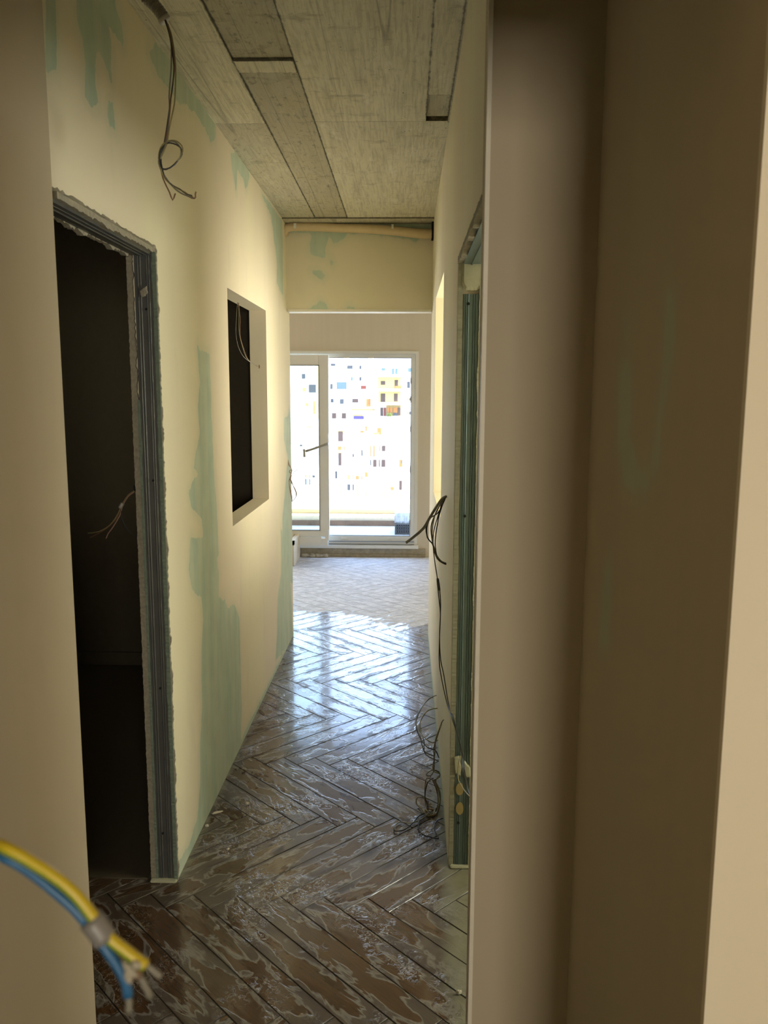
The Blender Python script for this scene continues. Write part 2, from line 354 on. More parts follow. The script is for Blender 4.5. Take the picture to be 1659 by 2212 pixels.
# wall of real thickness with openings; s runs along the wall, t is height
def wall(name, to3, s0, s1, t0, t1, th, openings, mat, patches=(), cell=.03, rag=0.0, kind='structure', parent=None):
    def cuts(a, b, extra):
        n = max(1, int(round((b-a)/cell))); L = [a+(b-a)*i/n for i in range(n+1)]
        for e in extra:
            if a+1e-4 < e < b-1e-4:
                L = [x for x in L if abs(x-e) > cell*.35 or x in (a, b)] + [e]
        return sorted(set(L))
    es = [o[0] for o in openings]+[o[1] for o in openings]; et = [o[2] for o in openings]+[o[3] for o in openings]
    Ls, Lt = cuts(s0, s1, es), cuts(t0, t1, et); ns, ntt = len(Ls), len(Lt)
    solid = np.ones((ns-1, ntt-1), bool)
    for o in openings:
        for i in range(ns-1):
            for j in range(ntt-1):
                cs, ct = (Ls[i]+Ls[i+1])/2, (Lt[j]+Lt[j+1])/2
                if o[0] < cs < o[1] and o[2] < ct < o[3]: solid[i, j] = False
    vs, st, idx = [], [], {}
    rng = random.Random(3)
    def V(i, j, k):
        key = (i, j, k)
        if key not in idx:
            s, t = Ls[i], Lt[j]
            if rag:
                for o in openings:
                    if len(o) > 4 and o[4]:
                        if abs(s-o[0]) < 1e-6 and o[2]-.01 <= t <= o[3]+.001: s -= rng.uniform(-.2, 1)*rag*o[4]
                        elif abs(s-o[1]) < 1e-6 and o[2]-.01 <= t <= o[3]+.001: s += rng.uniform(-.2, 1)*rag*o[4]
                        if abs(t-o[3]) < 1e-6 and o[0]-.01 <= Ls[i] <= o[1]+.01: t += rng.uniform(-.2, 1)*rag*o[4]
            idx[key] = len(vs); vs.append(to3(s, t, k*th)); st.append((s, t))
        return idx[key]
    fs = []
    for i in range(ns-1):
        for j in range(ntt-1):
            if not solid[i, j]: continue
            fs.append((V(i, j, 0), V(i+1, j, 0), V(i+1, j+1, 0), V(i, j+1, 0)))
            fs.append((V(i, j, 1), V(i, j+1, 1), V(i+1, j+1, 1), V(i+1, j, 1)))
            for di, dj, a, b in ((-1, 0, (i, j), (i, j+1)), (1, 0, (i+1, j+1), (i+1, j)), (0, -1, (i+1, j), (i, j)), (0, 1, (i, j+1), (i+1, j+1))):
                ii, jj = i+di, j+dj
                if not (0 <= ii < ns-1 and 0 <= jj < ntt-1) or not solid[ii, jj]:
                    fs.append((V(*a, 0), V(*b, 0), V(*b, 1), V(*a, 1)))
    me = bpy.data.meshes.new(name); me.from_pydata(vs, [], fs); me.update()
    bm = bmesh.new(); bm.from_mesh(me); bmesh.ops.recalc_face_normals(bm, faces=bm.faces); bm.to_mesh(me); bm.free()
    sd = poly_sd(np.array(st), patches) if len(patches) else np.full(len(vs), 1.0)
    kk = np.zeros(len(vs))
    for (i, j, k), q in idx.items(): kk[q] = k
    sd = np.where(kk > 0, 1.0, sd)
    a = me.attributes.new('patch_depth', 'FLOAT', 'POINT'); a.data.foreach_set('value', np.maximum(0, .2-sd).astype(np.float32))
    return link(name, me, mat, parent, kind)

# ------------------------------------------------------------------ dimensions
XL, XR, CZ, D, DE, F = -0.757, 0.157, 2.663, 5.193, 5.30, 8.0
TH = .09
def pxl(poly): return [(lambda v: (v.y, v.z))(atx(a, b, XL)) for a, b in poly]
def crop(ox, oy, sc, pts): return [(ox+a/sc, oy+b/sc) for a, b in pts]
patchesL = [
 [(100,-20),(117,-20),(121,50),(123,110),(118,150),(112,156),(100,150)],
 crop(0,0,2.9625,[(485,-40),(495,130),(530,260),(545,450),(545,610),(590,665),(635,690),(620,560),(612,480),(610,380),(622,320),(645,345),(680,410),(700,480),(712,520),(718,300),(705,200),(700,180),(740,210),(780,290),(790,260),(785,160),(760,100),(740,40),(745,-40)]),
 crop(0,0,2.9625,[(690,640),(720,660),(728,760),(735,830),(705,800),(690,740)]),
 crop(0,0,2.9625,[(965,310),(950,345),(985,420),(1015,490),(1080,560),(1120,640),(1200,680),(1260,740),(1310,820),(1350,905),(1380,890),(1378,800),(1290,665),(1170,480),(1125,440),(1110,420),(1060,350),(1000,275)]),
 crop(0,0,2.9625,[(1478,990),(1490,1100),(1510,1225),(1522,1090),(1560,1150),(1572,1215),(1588,1170),(1600,1110),(1560,1040),(1500,970)]),
 [(564,418),(585,464),(598,561),(598,612),(611,640),(611,548),(609,478),(583,438)],
 crop(100,400,2.765,[(900,960),(910,1080),(920,1180),(905,1300),(915,1500),(885,1640),(880,1690),(905,1720),(850,1830),(865,1920),(930,1990),(940,2212),(1030,2212),(1015,1900),(995,1600),(985,1300),(975,1000),(920,990)]),
 crop(0,1200,2.186,[(900,-80),(890,60),(905,160),(950,200),(960,300),(950,500),(955,700),(945,900),(945,1100),(930,1250),(905,1330),(840,1530),(1100,1010),(1138,930),(1140,700),(1130,290),(1105,235),(1075,250),(1060,210),(1030,200),(1035,100),(1010,-80)]),
 crop(600,650,3.686,[(92,850),(80,920),(50,930),(50,1100),(80,1250),(60,1500),(40,1700),(25,2212),(150,2260),(140,1900),(125,1500),(120,1000)]),
 crop(500,1150,3.607,[(385,-20),(390,300),(362,500),(355,800),(345,990),(480,850),(470,600),(460,400),(465,-20)]),
]
patchesL = [pxl(p) for p in patchesL]
patchesL.append([(1.9, -.05), (5.3, -.05), (5.3, .028), (4.2, .022), (3.2, .03), (2.9, .018), (2.5, .05)])

# ------------------------------------------------------------------ structure: corridor
wl = wall('wall_left', lambda s, t, d: (XL-d, s, t), 1.75, DE, 0, CZ+.05, TH,
     [(1.76, 2.50, -1, 2.055, 1.0), (3.474, 4.415, 1.044, 2.060)], mat_left, patchesL, cell=.014, rag=.006)
patchesR = [[(2.61, -.05), (5.3, -.05), (5.3, .03), (3.6, .05), (2.8, .03)]]
wr = wall('wall_right', lambda s, t, d: (XR+d, s, t), 1.796, DE, 0, CZ+.05, TH,
     [(1.70, 2.61, -1, 2.044, .6), (3.606, 4.572, 1.070, 2.143)], mat_right, patchesR, cell=.02, rag=.004)
hp = lambda pts: [(lambda v: (v.x, v.z))(at(a, b, D)) for a, b in crop(400, 0, 2.37, pts)]
patchesH = [hp([(640,1150),(640,1300),(690,1320),(718,1320),(715,1270),(740,1210),(760,1245),(800,1230),(830,1195),(1100,1215),(1190,1240),(1210,1220),(1210,1150)]),
            hp([(510,1150),(520,1190),(640,1195),(1290,1180),(1290,1140)]),
            hp([(645,1385),(690,1380),(715,1410),(700,1432),(660,1405)]), hp([(735,1310),(755,1345),(750,1362),(738,1340)]),
            hp([(640,1585),(665,1560),(690,1538),(715,1555),(735,1590)]), hp([(820,1580),(835,1565),(870,1580)])]
wh = wall('wall_header', lambda s, t, d: (s, D+d, t), XL, XR, 2.143, CZ+.05, DE-D, [], mat_head, patchesH, cell=.014)
boxes('trim_1', [(XL+.004, XR-.004, D-.003, D+.010, 2.131, 2.146), (XL+.004, XR-.004, D+.006, DE-.004, 2.131, 2.1425)], mat_bead, kind='structure')

# ceiling: board-marked slab with a lower strip, pocket and ragged joints
def ceiling():
    vs, fs, tone, edge = [], [], [], []
    def slab(x0, x1, y0, y1, z, tn, cell=.05):
        nx, ny = max(2, int((x1-x0)/cell)+1), max(2, int((y1-y0)/cell)+1); base = len(vs)
        xs = [x0]+[x0+.004]+[x0+(x1-x0)*i/nx for i in range(1, nx)]+[x1-.004, x1]
        xs = [x0, x0+.008, x0+.02]+[x0+(x1-x0)*i/nx for i in range(1, nx) if .03 < (x1-x0)*i/nx < (x1-x0)-.03]+[x1-.02, x1-.008, x1]
        ys = [y0, y0+.008, y0+.02]+[y0+(y1-y0)*i/ny for i in range(1, ny) if .03 < (y1-y0)*i/ny < (y1-y0)-.03]+[y1-.02, y1-.008, y1]
        w, h = len(xs), len(ys)
        for y in ys:
            for x in xs:
                e = min(x-x0, x1-x, y-y0, y1-y); vs.append((x, y, z)); tone.append(tn); edge.append(e)
        for j in range(h-1):
            for i in range(w-1): fs.append((base+j*w+i, base+(j+1)*w+i, base+(j+1)*w+i+1, base+j*w+i+1))
        b2 = len(vs)
        for (x, y) in ((x0, y0), (x1, y0), (x1, y1), (x0, y1)):
            for zz in (z, CZ+.12): vs.append((x, y, zz)); tone.append(tn*.6); edge.append(.0)
        for k in range(4):
            a, b = b2+2*k, b2+2*((k+1) % 4); fs.append((a, b, b+1, a+1))
        fs.append((b2+1, b2+3, b2+5, b2+7))
    yn = 1.0
    slab(XL-.05, -.559, yn, 3.327, CZ, .86); slab(-.557, -.366, yn, 2.715, CZ+.005, .30)
    slab(-.557, -.366, 2.718, 2.815, CZ-.004, .75); slab(-.557, -.366, 2.818, 5.03, CZ+.004, .30)
    slab(-.3635, .066, yn, 3.309, CZ, .82); slab(.0661, .150, yn, 3.035, CZ, .80)
    slab(.066, .150, 3.035, 3.295, CZ+.014, .40); slab(.150, XR+.05, 1.9, 3.309, CZ-.004, .5)
    slab(XL-.05, -.559, 3.329, 5.03, CZ+.003, .42); slab(-.3635, XR+.05, 3.311, 5.028, CZ+.002, .72)
    slab(XL-.05, XR+.05, 5.034, 5.36, CZ-.004, .35)
    me = bpy.data.meshes.new('ceiling'); me.from_pydata(vs, [], fs); me.update()
    for nm, d in (('tone', tone), ('edge', edge)):
        a = me.attributes.new(nm, 'FLOAT', 'POINT'); a.data.foreach_set('value', d)
    return link('ceiling', me, mat_conc, None, 'structure')
ceiling()
boxes('ceiling.001', [(-3.2, 2.6, -3.2, 8.2, CZ+.121, CZ+.35), (-3.2, XL-.05, -3.2, 8.2, CZ+.06, CZ+.12), (XR+.05, 2.6, -3.2, 8.2, CZ+.06, CZ+.12), (XL-.05, XR+.05, -3.2, .99, CZ+.06, CZ+.12), (XL-.05, XR+.05, 5.37, 8.2, CZ+.04, CZ+.12)], mat_far, kind='structure')

# floor: herringbone tiles with real joints
def floor():
    w, L, g = .1008, .717, .0010
    vs, fs, pl, rn, ed = [], [], [], [], []
    ox, oy = -.756, 2.343; cc = math.sqrt(.5)
    def tile(u0, v0, du, dv):
        long_u = du > dv
        cu, cv = u0+du/2, v0+dv/2; X, Y = ox+(cu+cv)*cc, oy+(cv-cu)*cc
        if not (-2.6 < X < 2.4 and .3 < Y < 8.4): return
        r = random.random(); tilt = random.uniform(-.0004, .0004); base = len(vs)
        def cut(a, n): return [a*0]+[0]
        us = [g, g+.0016, g+.004, g+.012]+[du*i/(10 if long_u else 4) for i in range(1, 10 if long_u else 4)]+[du-g-.012, du-g-.004, du-g-.0016, du-g]
        vv = [g, g+.0016, g+.004, g+.012]+[dv*i/(4 if long_u else 10) for i in range(1, 4 if long_u else 10)]+[dv-g-.012, dv-g-.004, dv-g-.0016, dv-g]
        for a in us:
            for b in vv:
                e = min(a-g, du-g-a, b-g, dv-g-b); z = 0 if e > .0012 else -.0016
                X, Y = ox+(u0+a+v0+b)*cc, oy+(v0+b-u0-a)*cc
                vs.append((X, Y, z+tilt)); pl.append((a, b, 0) if long_u else (b, a, 0)); rn.append(r); ed.append(min(a, du-a, b, dv-b))
        m = len(vv)
        for i in range(len(us)-1):
            for j in range(m-1): fs.append((base+i*m+j, base+(i+1)*m+j, base+(i+1)*m+j+1, base+i*m+j+1))
    for m in range(-8, 8):
        for k in range(-60, 60):
            tile(k*w+m*L, k*w-m*L, L, w); tile((k-1)*w+L+m*L, k*w-L-m*L, w, L)
    b = len(vs)
    for x, y in ((-3.2, -3.2), (2.6, -3.2), (2.6, 8.0), (-3.2, 8.0)):
        vs.append((x, y, -.0020)); pl.append((0, 0, 0)); rn.append(0); ed.append(0)
    fs.append((b, b+1, b+2, b+3))
    for x, y in ((-3.2, -3.2), (2.6, -3.2), (2.6, 8.0), (-3.2, 8.0)):
        vs.append((x, y, -.15)); pl.append((0, 0, 0)); rn.append(0); ed.append(0)
    fs.append((b+7, b+6, b+5, b+4))
    me = bpy.data.meshes.new('floor'); me.from_pydata(vs, [], fs); me.update()
    a = me.attributes.new('plank', 'FLOAT_VECTOR', 'POINT'); a.data.foreach_set('vector', np.array(pl, dtype=np.float32).ravel())
    for nm, d in (('tile_random', rn), ('edge', ed)):
        a = me.attributes.new(nm, 'FLOAT', 'POINT'); a.data.foreach_set('value', d)
    return link('floor', me, mat_floor, None, 'structure')
floor()

# near walls either side of the camera
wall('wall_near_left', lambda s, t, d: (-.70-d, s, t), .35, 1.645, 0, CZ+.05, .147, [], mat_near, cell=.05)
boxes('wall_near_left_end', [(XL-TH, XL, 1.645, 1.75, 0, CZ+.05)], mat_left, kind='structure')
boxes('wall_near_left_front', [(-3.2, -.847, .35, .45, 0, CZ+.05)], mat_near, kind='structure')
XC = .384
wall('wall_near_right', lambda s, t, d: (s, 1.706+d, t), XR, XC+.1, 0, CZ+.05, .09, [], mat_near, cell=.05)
pn = lambda pts: [(lambda v: (v.y, v.z))(atx(a, b, XC)) for a, b in crop(1000, 600, 2.517, pts)]
patchesN = [pn([(860,440),(905,440),(915,700),(905,850),(950,1010),(1010,1035),(1040,850),(1075,600),(1110,70),(1160,70),(1150,400),(1085,850),(1060,1060),(1010,1150),(940,1180),(870,1100),(840,880),(850,600)]),
            pn([(880,240),(915,320),(900,370),(880,300)]), pn([(765,1600),(810,1500),(790,2014),(740,2014)])]
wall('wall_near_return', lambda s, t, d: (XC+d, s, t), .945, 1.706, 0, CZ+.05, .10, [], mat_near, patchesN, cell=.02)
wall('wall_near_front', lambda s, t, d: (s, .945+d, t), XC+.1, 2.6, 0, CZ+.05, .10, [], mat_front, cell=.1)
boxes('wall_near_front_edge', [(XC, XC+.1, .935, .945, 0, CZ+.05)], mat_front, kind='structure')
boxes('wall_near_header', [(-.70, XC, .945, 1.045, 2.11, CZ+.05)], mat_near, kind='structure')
boxes('trim_2', [(XR-.003, XR+.006, 1.700, 1.7065, 0, CZ), (XR-.0035, XR-.0005, 1.703, 1.712, 0, CZ)], mat_bead, kind='structure')
# outer shell of the rooms around
boxes('wall_back', [(-3.2, 2.6, -3.2, -3.0, 0, CZ+.1)], mat_front, kind='structure')
boxes('wall_outer_left', [(-3.2, -3.0, -3.2, 8.1, 0, CZ+.1)], mat_far, kind='structure')
boxes('wall_outer_right', [(2.5, 2.6, -3.2, 8.1, 0, CZ+.1)], mat_far, kind='structure')
boxes('wall_side_room', [(XR+TH, 2.5, 5.20, 5.30, 0, CZ+.1), (XR+TH, 2.5, 1.71, 1.80, 0, CZ+.1), (XR+TH, 2.5, 2.68, 2.77, 0, CZ+.1)], mat_right, kind='structure')  # includes an unseen partition added to keep side-room light off the near left wall
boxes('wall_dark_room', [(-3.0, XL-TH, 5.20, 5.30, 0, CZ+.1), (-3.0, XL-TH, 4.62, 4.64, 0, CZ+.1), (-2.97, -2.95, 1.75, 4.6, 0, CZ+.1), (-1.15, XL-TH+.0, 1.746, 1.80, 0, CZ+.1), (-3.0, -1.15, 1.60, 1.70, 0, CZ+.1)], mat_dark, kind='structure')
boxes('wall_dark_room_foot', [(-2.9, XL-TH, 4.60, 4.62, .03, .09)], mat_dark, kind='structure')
boxes('floor_shade_sheet', [(-2.95, XL-TH-.012, 2.49, 4.62, .0005, .006)], mat_dark, kind='structure')  # thin dark sheet over the tiles, standing in for shade inside the doorway

# ------------------------------------------------------------------ far wall and balcony door
DX0, DX1, DZ0, DZ1 = -2.30, .116, .117, 2.035
wall('wall_far', lambda s, t, d: (s, F+d, t), -3.0, 2.5, 0, CZ+.05, .20, [(DX0, DX1, .10, DZ1)], mat_far, cell=.05)
boxes('baseboard_far', [(-1.056, .20, F-.022, F, 0, .085), (-.9, .20, F-.034, F-.022, 0, .03)], mat_plinth, bevel=.004, kind='structure')
boxes('trim_3', [(-1.056, .128, F-.045, F+.01, .088, .117)], mat_pvc, kind='structure')
boxes('trim_4', [(-1.6, -1.057, 7.50, 7.985, 0, .20), (-1.6, -1.11, 7.50, 7.985, .20, .235), (-1.10, -1.057, 7.50, 7.985, .20, .235), (-1.6, -1.057, 7.90, 7.985, .20, .235), (-1.6, -1.057, 7.50, 7.56, .20, .235)], mat_far, kind='structure')
d1 = empty('door_1', (-.4, F, DZ0), 'structure')
boxes('door_frame', [(DX1-.032, DX1, F-.012, F+.10, DZ0, DZ1), (DX1-.071, DX1-.032, F+.02, F+.09, DZ0+.035, DZ1-.028), (DX0+.07, DX1-.032, F-.012, F+.10, DZ1-.028, DZ1), (DX0+.07, DX1-.071, F+.02, F+.09, DZ1-.062, DZ1-.028),
                     (DX0+.07, DX1-.032, F-.012, F+.10, DZ0, DZ0+.035), (DX0+.07, DX1-.071, F+.02, F+.09, DZ0+.035, DZ0+.085), (DX0, DX0+.07, F-.012, F+.09, DZ0, DZ1)], mat_pvc, d1, bevel=.0025)
boxes('frame_seal', [(DX1-.076, DX1-.0705, F+.03, F+.07, .20, DZ1-.06), (-.80, DX1-.07, F+.03, F+.07, DZ1-.068, DZ1-.0615), (-.80, DX1-.07, F+.03, F+.07, .202, .209)], mat_pvc_g, d1)
for py in (822, 863, 927, 1015, 1130):
    z = at(890, py, F).z; boxes('keeper_plate', [(DX1-.080, DX1-.070, F+.018, F+.032, z-.03, z+.03)], mat_pvc_g, d1)
for px in (748, 801):
    x = at(px, 770, F).x; boxes('keeper_plate', [(x-.028, x+.028, F+.012, F+.024, 1.966, 1.982)], mat_bead, d1)
for px in (743, 842):
    x = at(px, 1165, F).x; boxes('keeper_plate', [(x-.025, x+.025, F+.004, F+.022, .172, .182)], mat_bead, d1)
boxes('frame_track', [(-.77, DX1-.03, F-.020, F-.012, .150, .158), (-.77, DX1-.03, F-.020, F-.012, .125, .131)], mat_pvc_g, d1)
SY = 7.93
sx1 = at(711, 1000, SY).x; sx0 = -2.1; st = at(700, 767, SY).z; sb = at(700, 1158, SY).z; gx = at(691, 1000, SY).x; gt = at(680, 789, SY).z; gb = at(680, 1145, SY).z
sash = boxes('sash', [(gx, sx1, SY-.03, SY+.04, sb, st), (sx0+.09, gx, SY-.03, SY+.04, gt, st), (sx0+.09, gx, SY-.03, SY+.04, sb, gb), (sx0, sx0+.09, SY-.03, SY+.04, sb, st)], mat_pvc, d1, bevel=.004)
boxes('glass_pane', [(sx0+.08, gx+.01, SY-.004, SY+.004, gb-.01, gt+.01)], mat_glass, sash)
boxes('glazing_seal', [(gx-.006, gx+.001, SY-.032, SY+.01, gb, gt), (sx0+.09, gx, SY-.032, SY+.01, gt-.006, gt), (sx0+.09, gx, SY-.032, SY+.01, gb, gb+.006)], mat_pvc_g, sash)
boxes('drip_cover', [(sx0, sx1-.08, SY-.045, SY-.01, .128, sb-.004)], mat_pvc, sash, bevel=.003)
boxes('hinge_cover', [(sx1-.075, sx1-.015, SY-.06, SY-.02, .125, .20), (sx1-.04, sx1-.002, SY-.055, SY-.03, .18, .29)], mat_pvc, sash, bevel=.003)
ha, hb = at(706, 959, 7.86), at(660, 975, 7.84)
hn = boxes('handle_plate', [(ha.x-.016, ha.x+.016, 7.868, 7.90, ha.z-.05, ha.z+.09)], mat_pvc, sash, bevel=.004)
tube('handle', [Vector((ha.x, 7.88, ha.z)), ha, ha*.5+hb*.5+Vector((0, -.004, -.002)), hb], .0115, mat_conduit, hn, n=10)
hc = at(657, 975, 7.83)
tube('handle_grip', [hc+Vector((-.004, 0, .022)), hc, hc+Vector((.002, 0, -.055))], .012, mat_conduit, hn, n=8)

# ------------------------------------------------------------------ rough openings lined with steel
d2 = empty('door_2', (XL-.045, 2.49, 0), 'structure')
def stud(name, x0, x1, y, z0, z1, mat, parent, ribs=3):
    # C-stud web with pressed ribs and turned lips
    bm = bmesh.new(); n = 40; prof = []
    for i in range(n+1):
        u = i/n; x = x0+(x1-x0)*u; d = 0
        for c in ((.5,) if ribs == 1 else (.2, .33, .67, .8)):
            d += .0028*max(0, 1-abs(u-c)/.045)
        prof.append((x, y-d))
    prof = [(x0, y+.01)]+prof+[(x1, y+.01)]
    lo = [bm.verts.new((x, yy, z0)) for x, yy in prof]; hi = [bm.verts.new((x, yy, z1)) for x, yy in prof]
    for i in range(len(prof)-1): bm.faces.new((lo[i], lo[i+1], hi[i+1], hi[i]))
    bm.faces.new(lo[::-1]); bm.faces.new(hi); bm.faces.new((lo[-1], lo[0], hi[0], hi[-1]))
    bmesh.ops.recalc_face_normals(bm, faces=bm.faces)
    me = bpy.data.meshes.new(name); bm.to_mesh(me); bm.free(); return link(name, me, mat, parent)
def ragged(name, x0, x1, y, z0, z1, mat, parent, amp=.006, seed=1, th=.006, horiz=False, step=.006):
    # crumbly strip of board edge; one long side wanders
    rg = random.Random(seed); bm = bmesh.new(); rows = []
    n = int((z1-z0)/step); w = 0
    for i in range(n+1):
        z = z0+(z1-z0)*i/n; w = w*.85+rg.uniform(-1, 1)*amp*.40; a = x0-abs(w) if x0 < x1 else x0+abs(w)
        b = x1+rg.uniform(-1, 1)*amp*.15; t = th*(1+rg.uniform(-.08, .08))
        rows.append([bm.verts.new((p, q, z)) for p, q in ((a, y), (a, y-t), (b, y-t), (b, y))])
    for r0, r1 in zip(rows, rows[1:]):
        for k in range(4): bm.faces.new((r0[k], r0[(k+1) % 4], r1[(k+1) % 4], r1[k]))
    bm.faces.new(rows[0]); bm.faces.new(rows[-1][::-1])
    bmesh.ops.recalc_face_normals(bm, faces=bm.faces)
    me = bpy.data.meshes.new(name); bm.to_mesh(me); bm.free(); return link(name, me, mat, parent)
def dab(name, pts, y, th, mat, parent):
    bm = bmesh.new(); P_ = [at(a, b, y) for a, b in pts]; c = sum(P_, Vector())/len(P_); Pp = []
    rg = random.Random(len(pts))
    for a, b in zip(P_, P_[1:]+P_[:1]):
        for k in range(5): Pp.append(a.lerp(b, k/5)+Vector((rg.uniform(-1, 1)*.0012, 0, rg.uniform(-1, 1)*.0012)))
    f = [bm.verts.new((p.x, y-th*.3, p.z)) for p in Pp]; bk = [bm.verts.new((p.x, y+.001, p.z)) for p in Pp]; m_ = [bm.verts.new((p.x*.8+c.x*.2, y-th, p.z*.8+c.z*.2)) for p in Pp]
    n_ = len(f)
    for k in range(n_):
        j_ = (k+1) % n_; bm.faces.new((f[k], f[j_], m_[j_], m_[k])); bm.faces.new((bk[k], bk[j_], f[j_], f[k]))
    bm.faces.new(m_); bm.faces.new(bk[::-1]); bmesh.ops.recalc_face_normals(bm, faces=bm.faces)
    me = bpy.data.meshes.new(name); bm.to_mesh(me); bm.free(); return link(name, me, mat, parent)
ls = stud('steel_stud', XL-.066, XL-.010, 2.490, .0, 2.04, mat_steel, d2)
for px, py in ((316, 668), (331, 1038), (346, 1487), (352, 1800)):
    p = at(px, py, 2.487); disc('screw_hole', (p.x, 2.4868, p.z), None, .0035, .0038, mat_hole, ls, .0018)
ragged('board_edge', XL-.074, XL-.090, 2.500, 0, 2.05, mat_board_edge, d2, .007, 4, .008)
ragged('board_edge', XL-.064, XL-.071, 2.500, 0, 1.6, mat_green_edge, d2, .002, 8, .014)
ragged('board_edge', XL-.010, XL+.001, 2.500, 0, 2.05, mat_green_edge, d2, .003, 5, .013)
ragged('board_edge', XL+.001, XL-.003, 2.498, 0, 2.05, mat_board_edge, d2, .006, 11, .008)
hm = boxes('steel_header', [(XL-.074, XL-.014, 1.80, 2.49, 2.030, 2.05), (XL-.046, XL-.042, 1.80, 2.49, 2.027, 2.031), (XL-.030, XL-.027, 1.80, 2.49, 2.028, 2.031)], mat_steel, d2)
def ragged_y(name, x0, x1, y0, y1, z, mat, parent, seed, amp=.008, th=.01, step=.01):
    rg = random.Random(seed); bm = bmesh.new(); rows = []; n = int((y1-y0)/step); w = 0
    for i in range(n+1):
        y = y0+(y1-y0)*i/n; w = w*.7+rg.uniform(-1, 1)*amp*.6; a = z-abs(w)-.001
        t = rg.uniform(-.001, .001); rows.append([bm.verts.new((p, y, q)) for p, q in ((x0+t, z+th), (x0+t, a), (x1+t, a-rg.uniform(0, .002)), (x1+t, z+th))])
    for r0, r1 in zip(rows, rows[1:]):
        for k in range(4): bm.faces.new((r0[k], r0[(k+1) % 4], r1[(k+1) % 4], r1[k]))
    bm.faces.new(rows[0]); bm.faces.new(rows[-1][::-1]); bmesh.ops.recalc_face_normals(bm, faces=bm.faces)
    me = bpy.data.meshes.new(name); bm.to_mesh(me); bm.free(); return link(name, me, mat, parent)
ragged_y('board_edge', XL-.015, XL+.001, 1.80, 2.50, 2.040, mat_board_edge, d2, 21, .007)
ragged_y('board_edge', XL-.090, XL-.073, 1.80, 2.50, 2.034, mat_board_edge, d2, 22, .012)
boxes('base_mortar', [(XL-.088, XL+.001, 2.470, 2.50, 0, .008)], mat_patch, d2, bevel=.003)

d3 = empty('door_3', (XR+.045, 2.60, 0), 'structure')
rs = stud('steel_stud', XR+.018, XR+.066, 2.600, .0, 1.93, mat_steel_r, d3)
for px, py in ((1012, 656), (1004, 1115), (990, 1778)):
    p = at(px, py, 2.595); disc('screw_hole', (p.x, 2.5965, p.z), None, .0045, .0045, mat_hole, rs, .002)
for py in (1705, 1747):
    p = at(993, py, 2.595)
    o = disc('oval_cutout', (p.x, 2.5965, p.z), None, .013, .022, mat_gold, rs, .0022); o['label'] = 'ochre oval cutout'
ragged('board_edge', XR+.016, XR+.001, 2.610, 0, 2.04, mat_edge_grey, d3, .002, 31, .010)
ragged('board_edge', XR+.068, XR+.090, 2.610, 0, 2.0, mat_patch, d3, .003, 32, .016)
dab('upper_board', crop(850, 400, 2.457, [(365, 378), (460, 383), (477, 430), (472, 540), (436, 560), (378, 556), (360, 520)]), 2.600, .006, mat_patch, d3)
dab('plaster_dab', crop(820, 1250, 2.3, [(370, 888), (395, 878), (407, 930), (402, 985), (375, 968)]), 2.598, .007, mat_patch, d3)
dab('plaster_dab', crop(820, 1250, 2.3, [(415, 898), (450, 935), (456, 985), (432, 988), (404, 945)]), 2.598, .007, mat_patch, d3)
boxes('steel_header', [(XR+.016, XR+.075, 1.81, 2.60, 2.020, 2.044), (XR+.040, XR+.044, 1.81, 2.60, 2.017, 2.021)], mat_steel_r, d3)
ragged_y('board_edge', XR-.001, XR+.016, 1.81, 2.61, 2.032, mat_board_edge, d3, 35, .010)
boxes('base_mortar', [(XR+.005, XR+.085, 2.585, 2.61, 0, .010)], mat_patch, d3, bevel=.003)
# dab of filler on the left stud
dab('plaster_dab', crop(100, 400, 2.765, [(560, 632), (600, 598), (607, 640), (590, 665), (568, 670)]), 2.489, .005, mat_board_edge, d2)

# ------------------------------------------------------------------ balcony
boxes('balcony_floor', [(-4, 3, F+.2, 10.0, -.1, .115)], simple('pale_balcony_tile', (0.62, 0.57, 0.53), .6), kind='structure')
BY = 9.20
zb = [at(700, y, BY).z for y in (1137, 1124, 1112, 1096, 1082, 1070)]
boxes('parapet_skirting', [(-4, 3, BY-.015, BY, .115, zb[1])], simple('brown_marbled_skirting', (0.24, 0.15, 0.09), .4, 0, .6, 12, .1), kind='structure')
mat_cream = simple('cream_masonry', (0.70, 0.62, 0.47), .8)
boxes('parapet_wall', [(-4, 3, BY, BY+.45, .115, zb[2]-.01), (-4, 3, BY+.18, BY+.45, .115, zb[3]+.02)], mat_cream, kind='structure')
mat_white = simple('white_metal', (0.85, 0.85, 0.83), .5)
zt = at(700, 955, BY+.3).z; zr = at(700, 1080, BY+.3).z; zq = at(700, 1096, BY+.3).z
boxes('parapet_coping', [(-4, 3, BY+.14, BY+.48, zq, zr)], mat_white, kind='structure')
rail = empty('balcony_railing', (-.5, BY+.3, zr))
tag(rail, 'white vertical bar railing along the balcony edge outside', 'railing')
boxes('top_rail', [(-3, 2.4, BY+.28, BY+.33, zt-.03, zt)], mat_white, rail)
x = at(721, 1000, BY+.3).x
k = -9
while k < 26:
    xx = x+(k)*.1035; boxes('baluster', [(xx-.013, xx+.013, BY+.293, BY+.317, zr, zt-.028)], mat_white, rail); k += 1
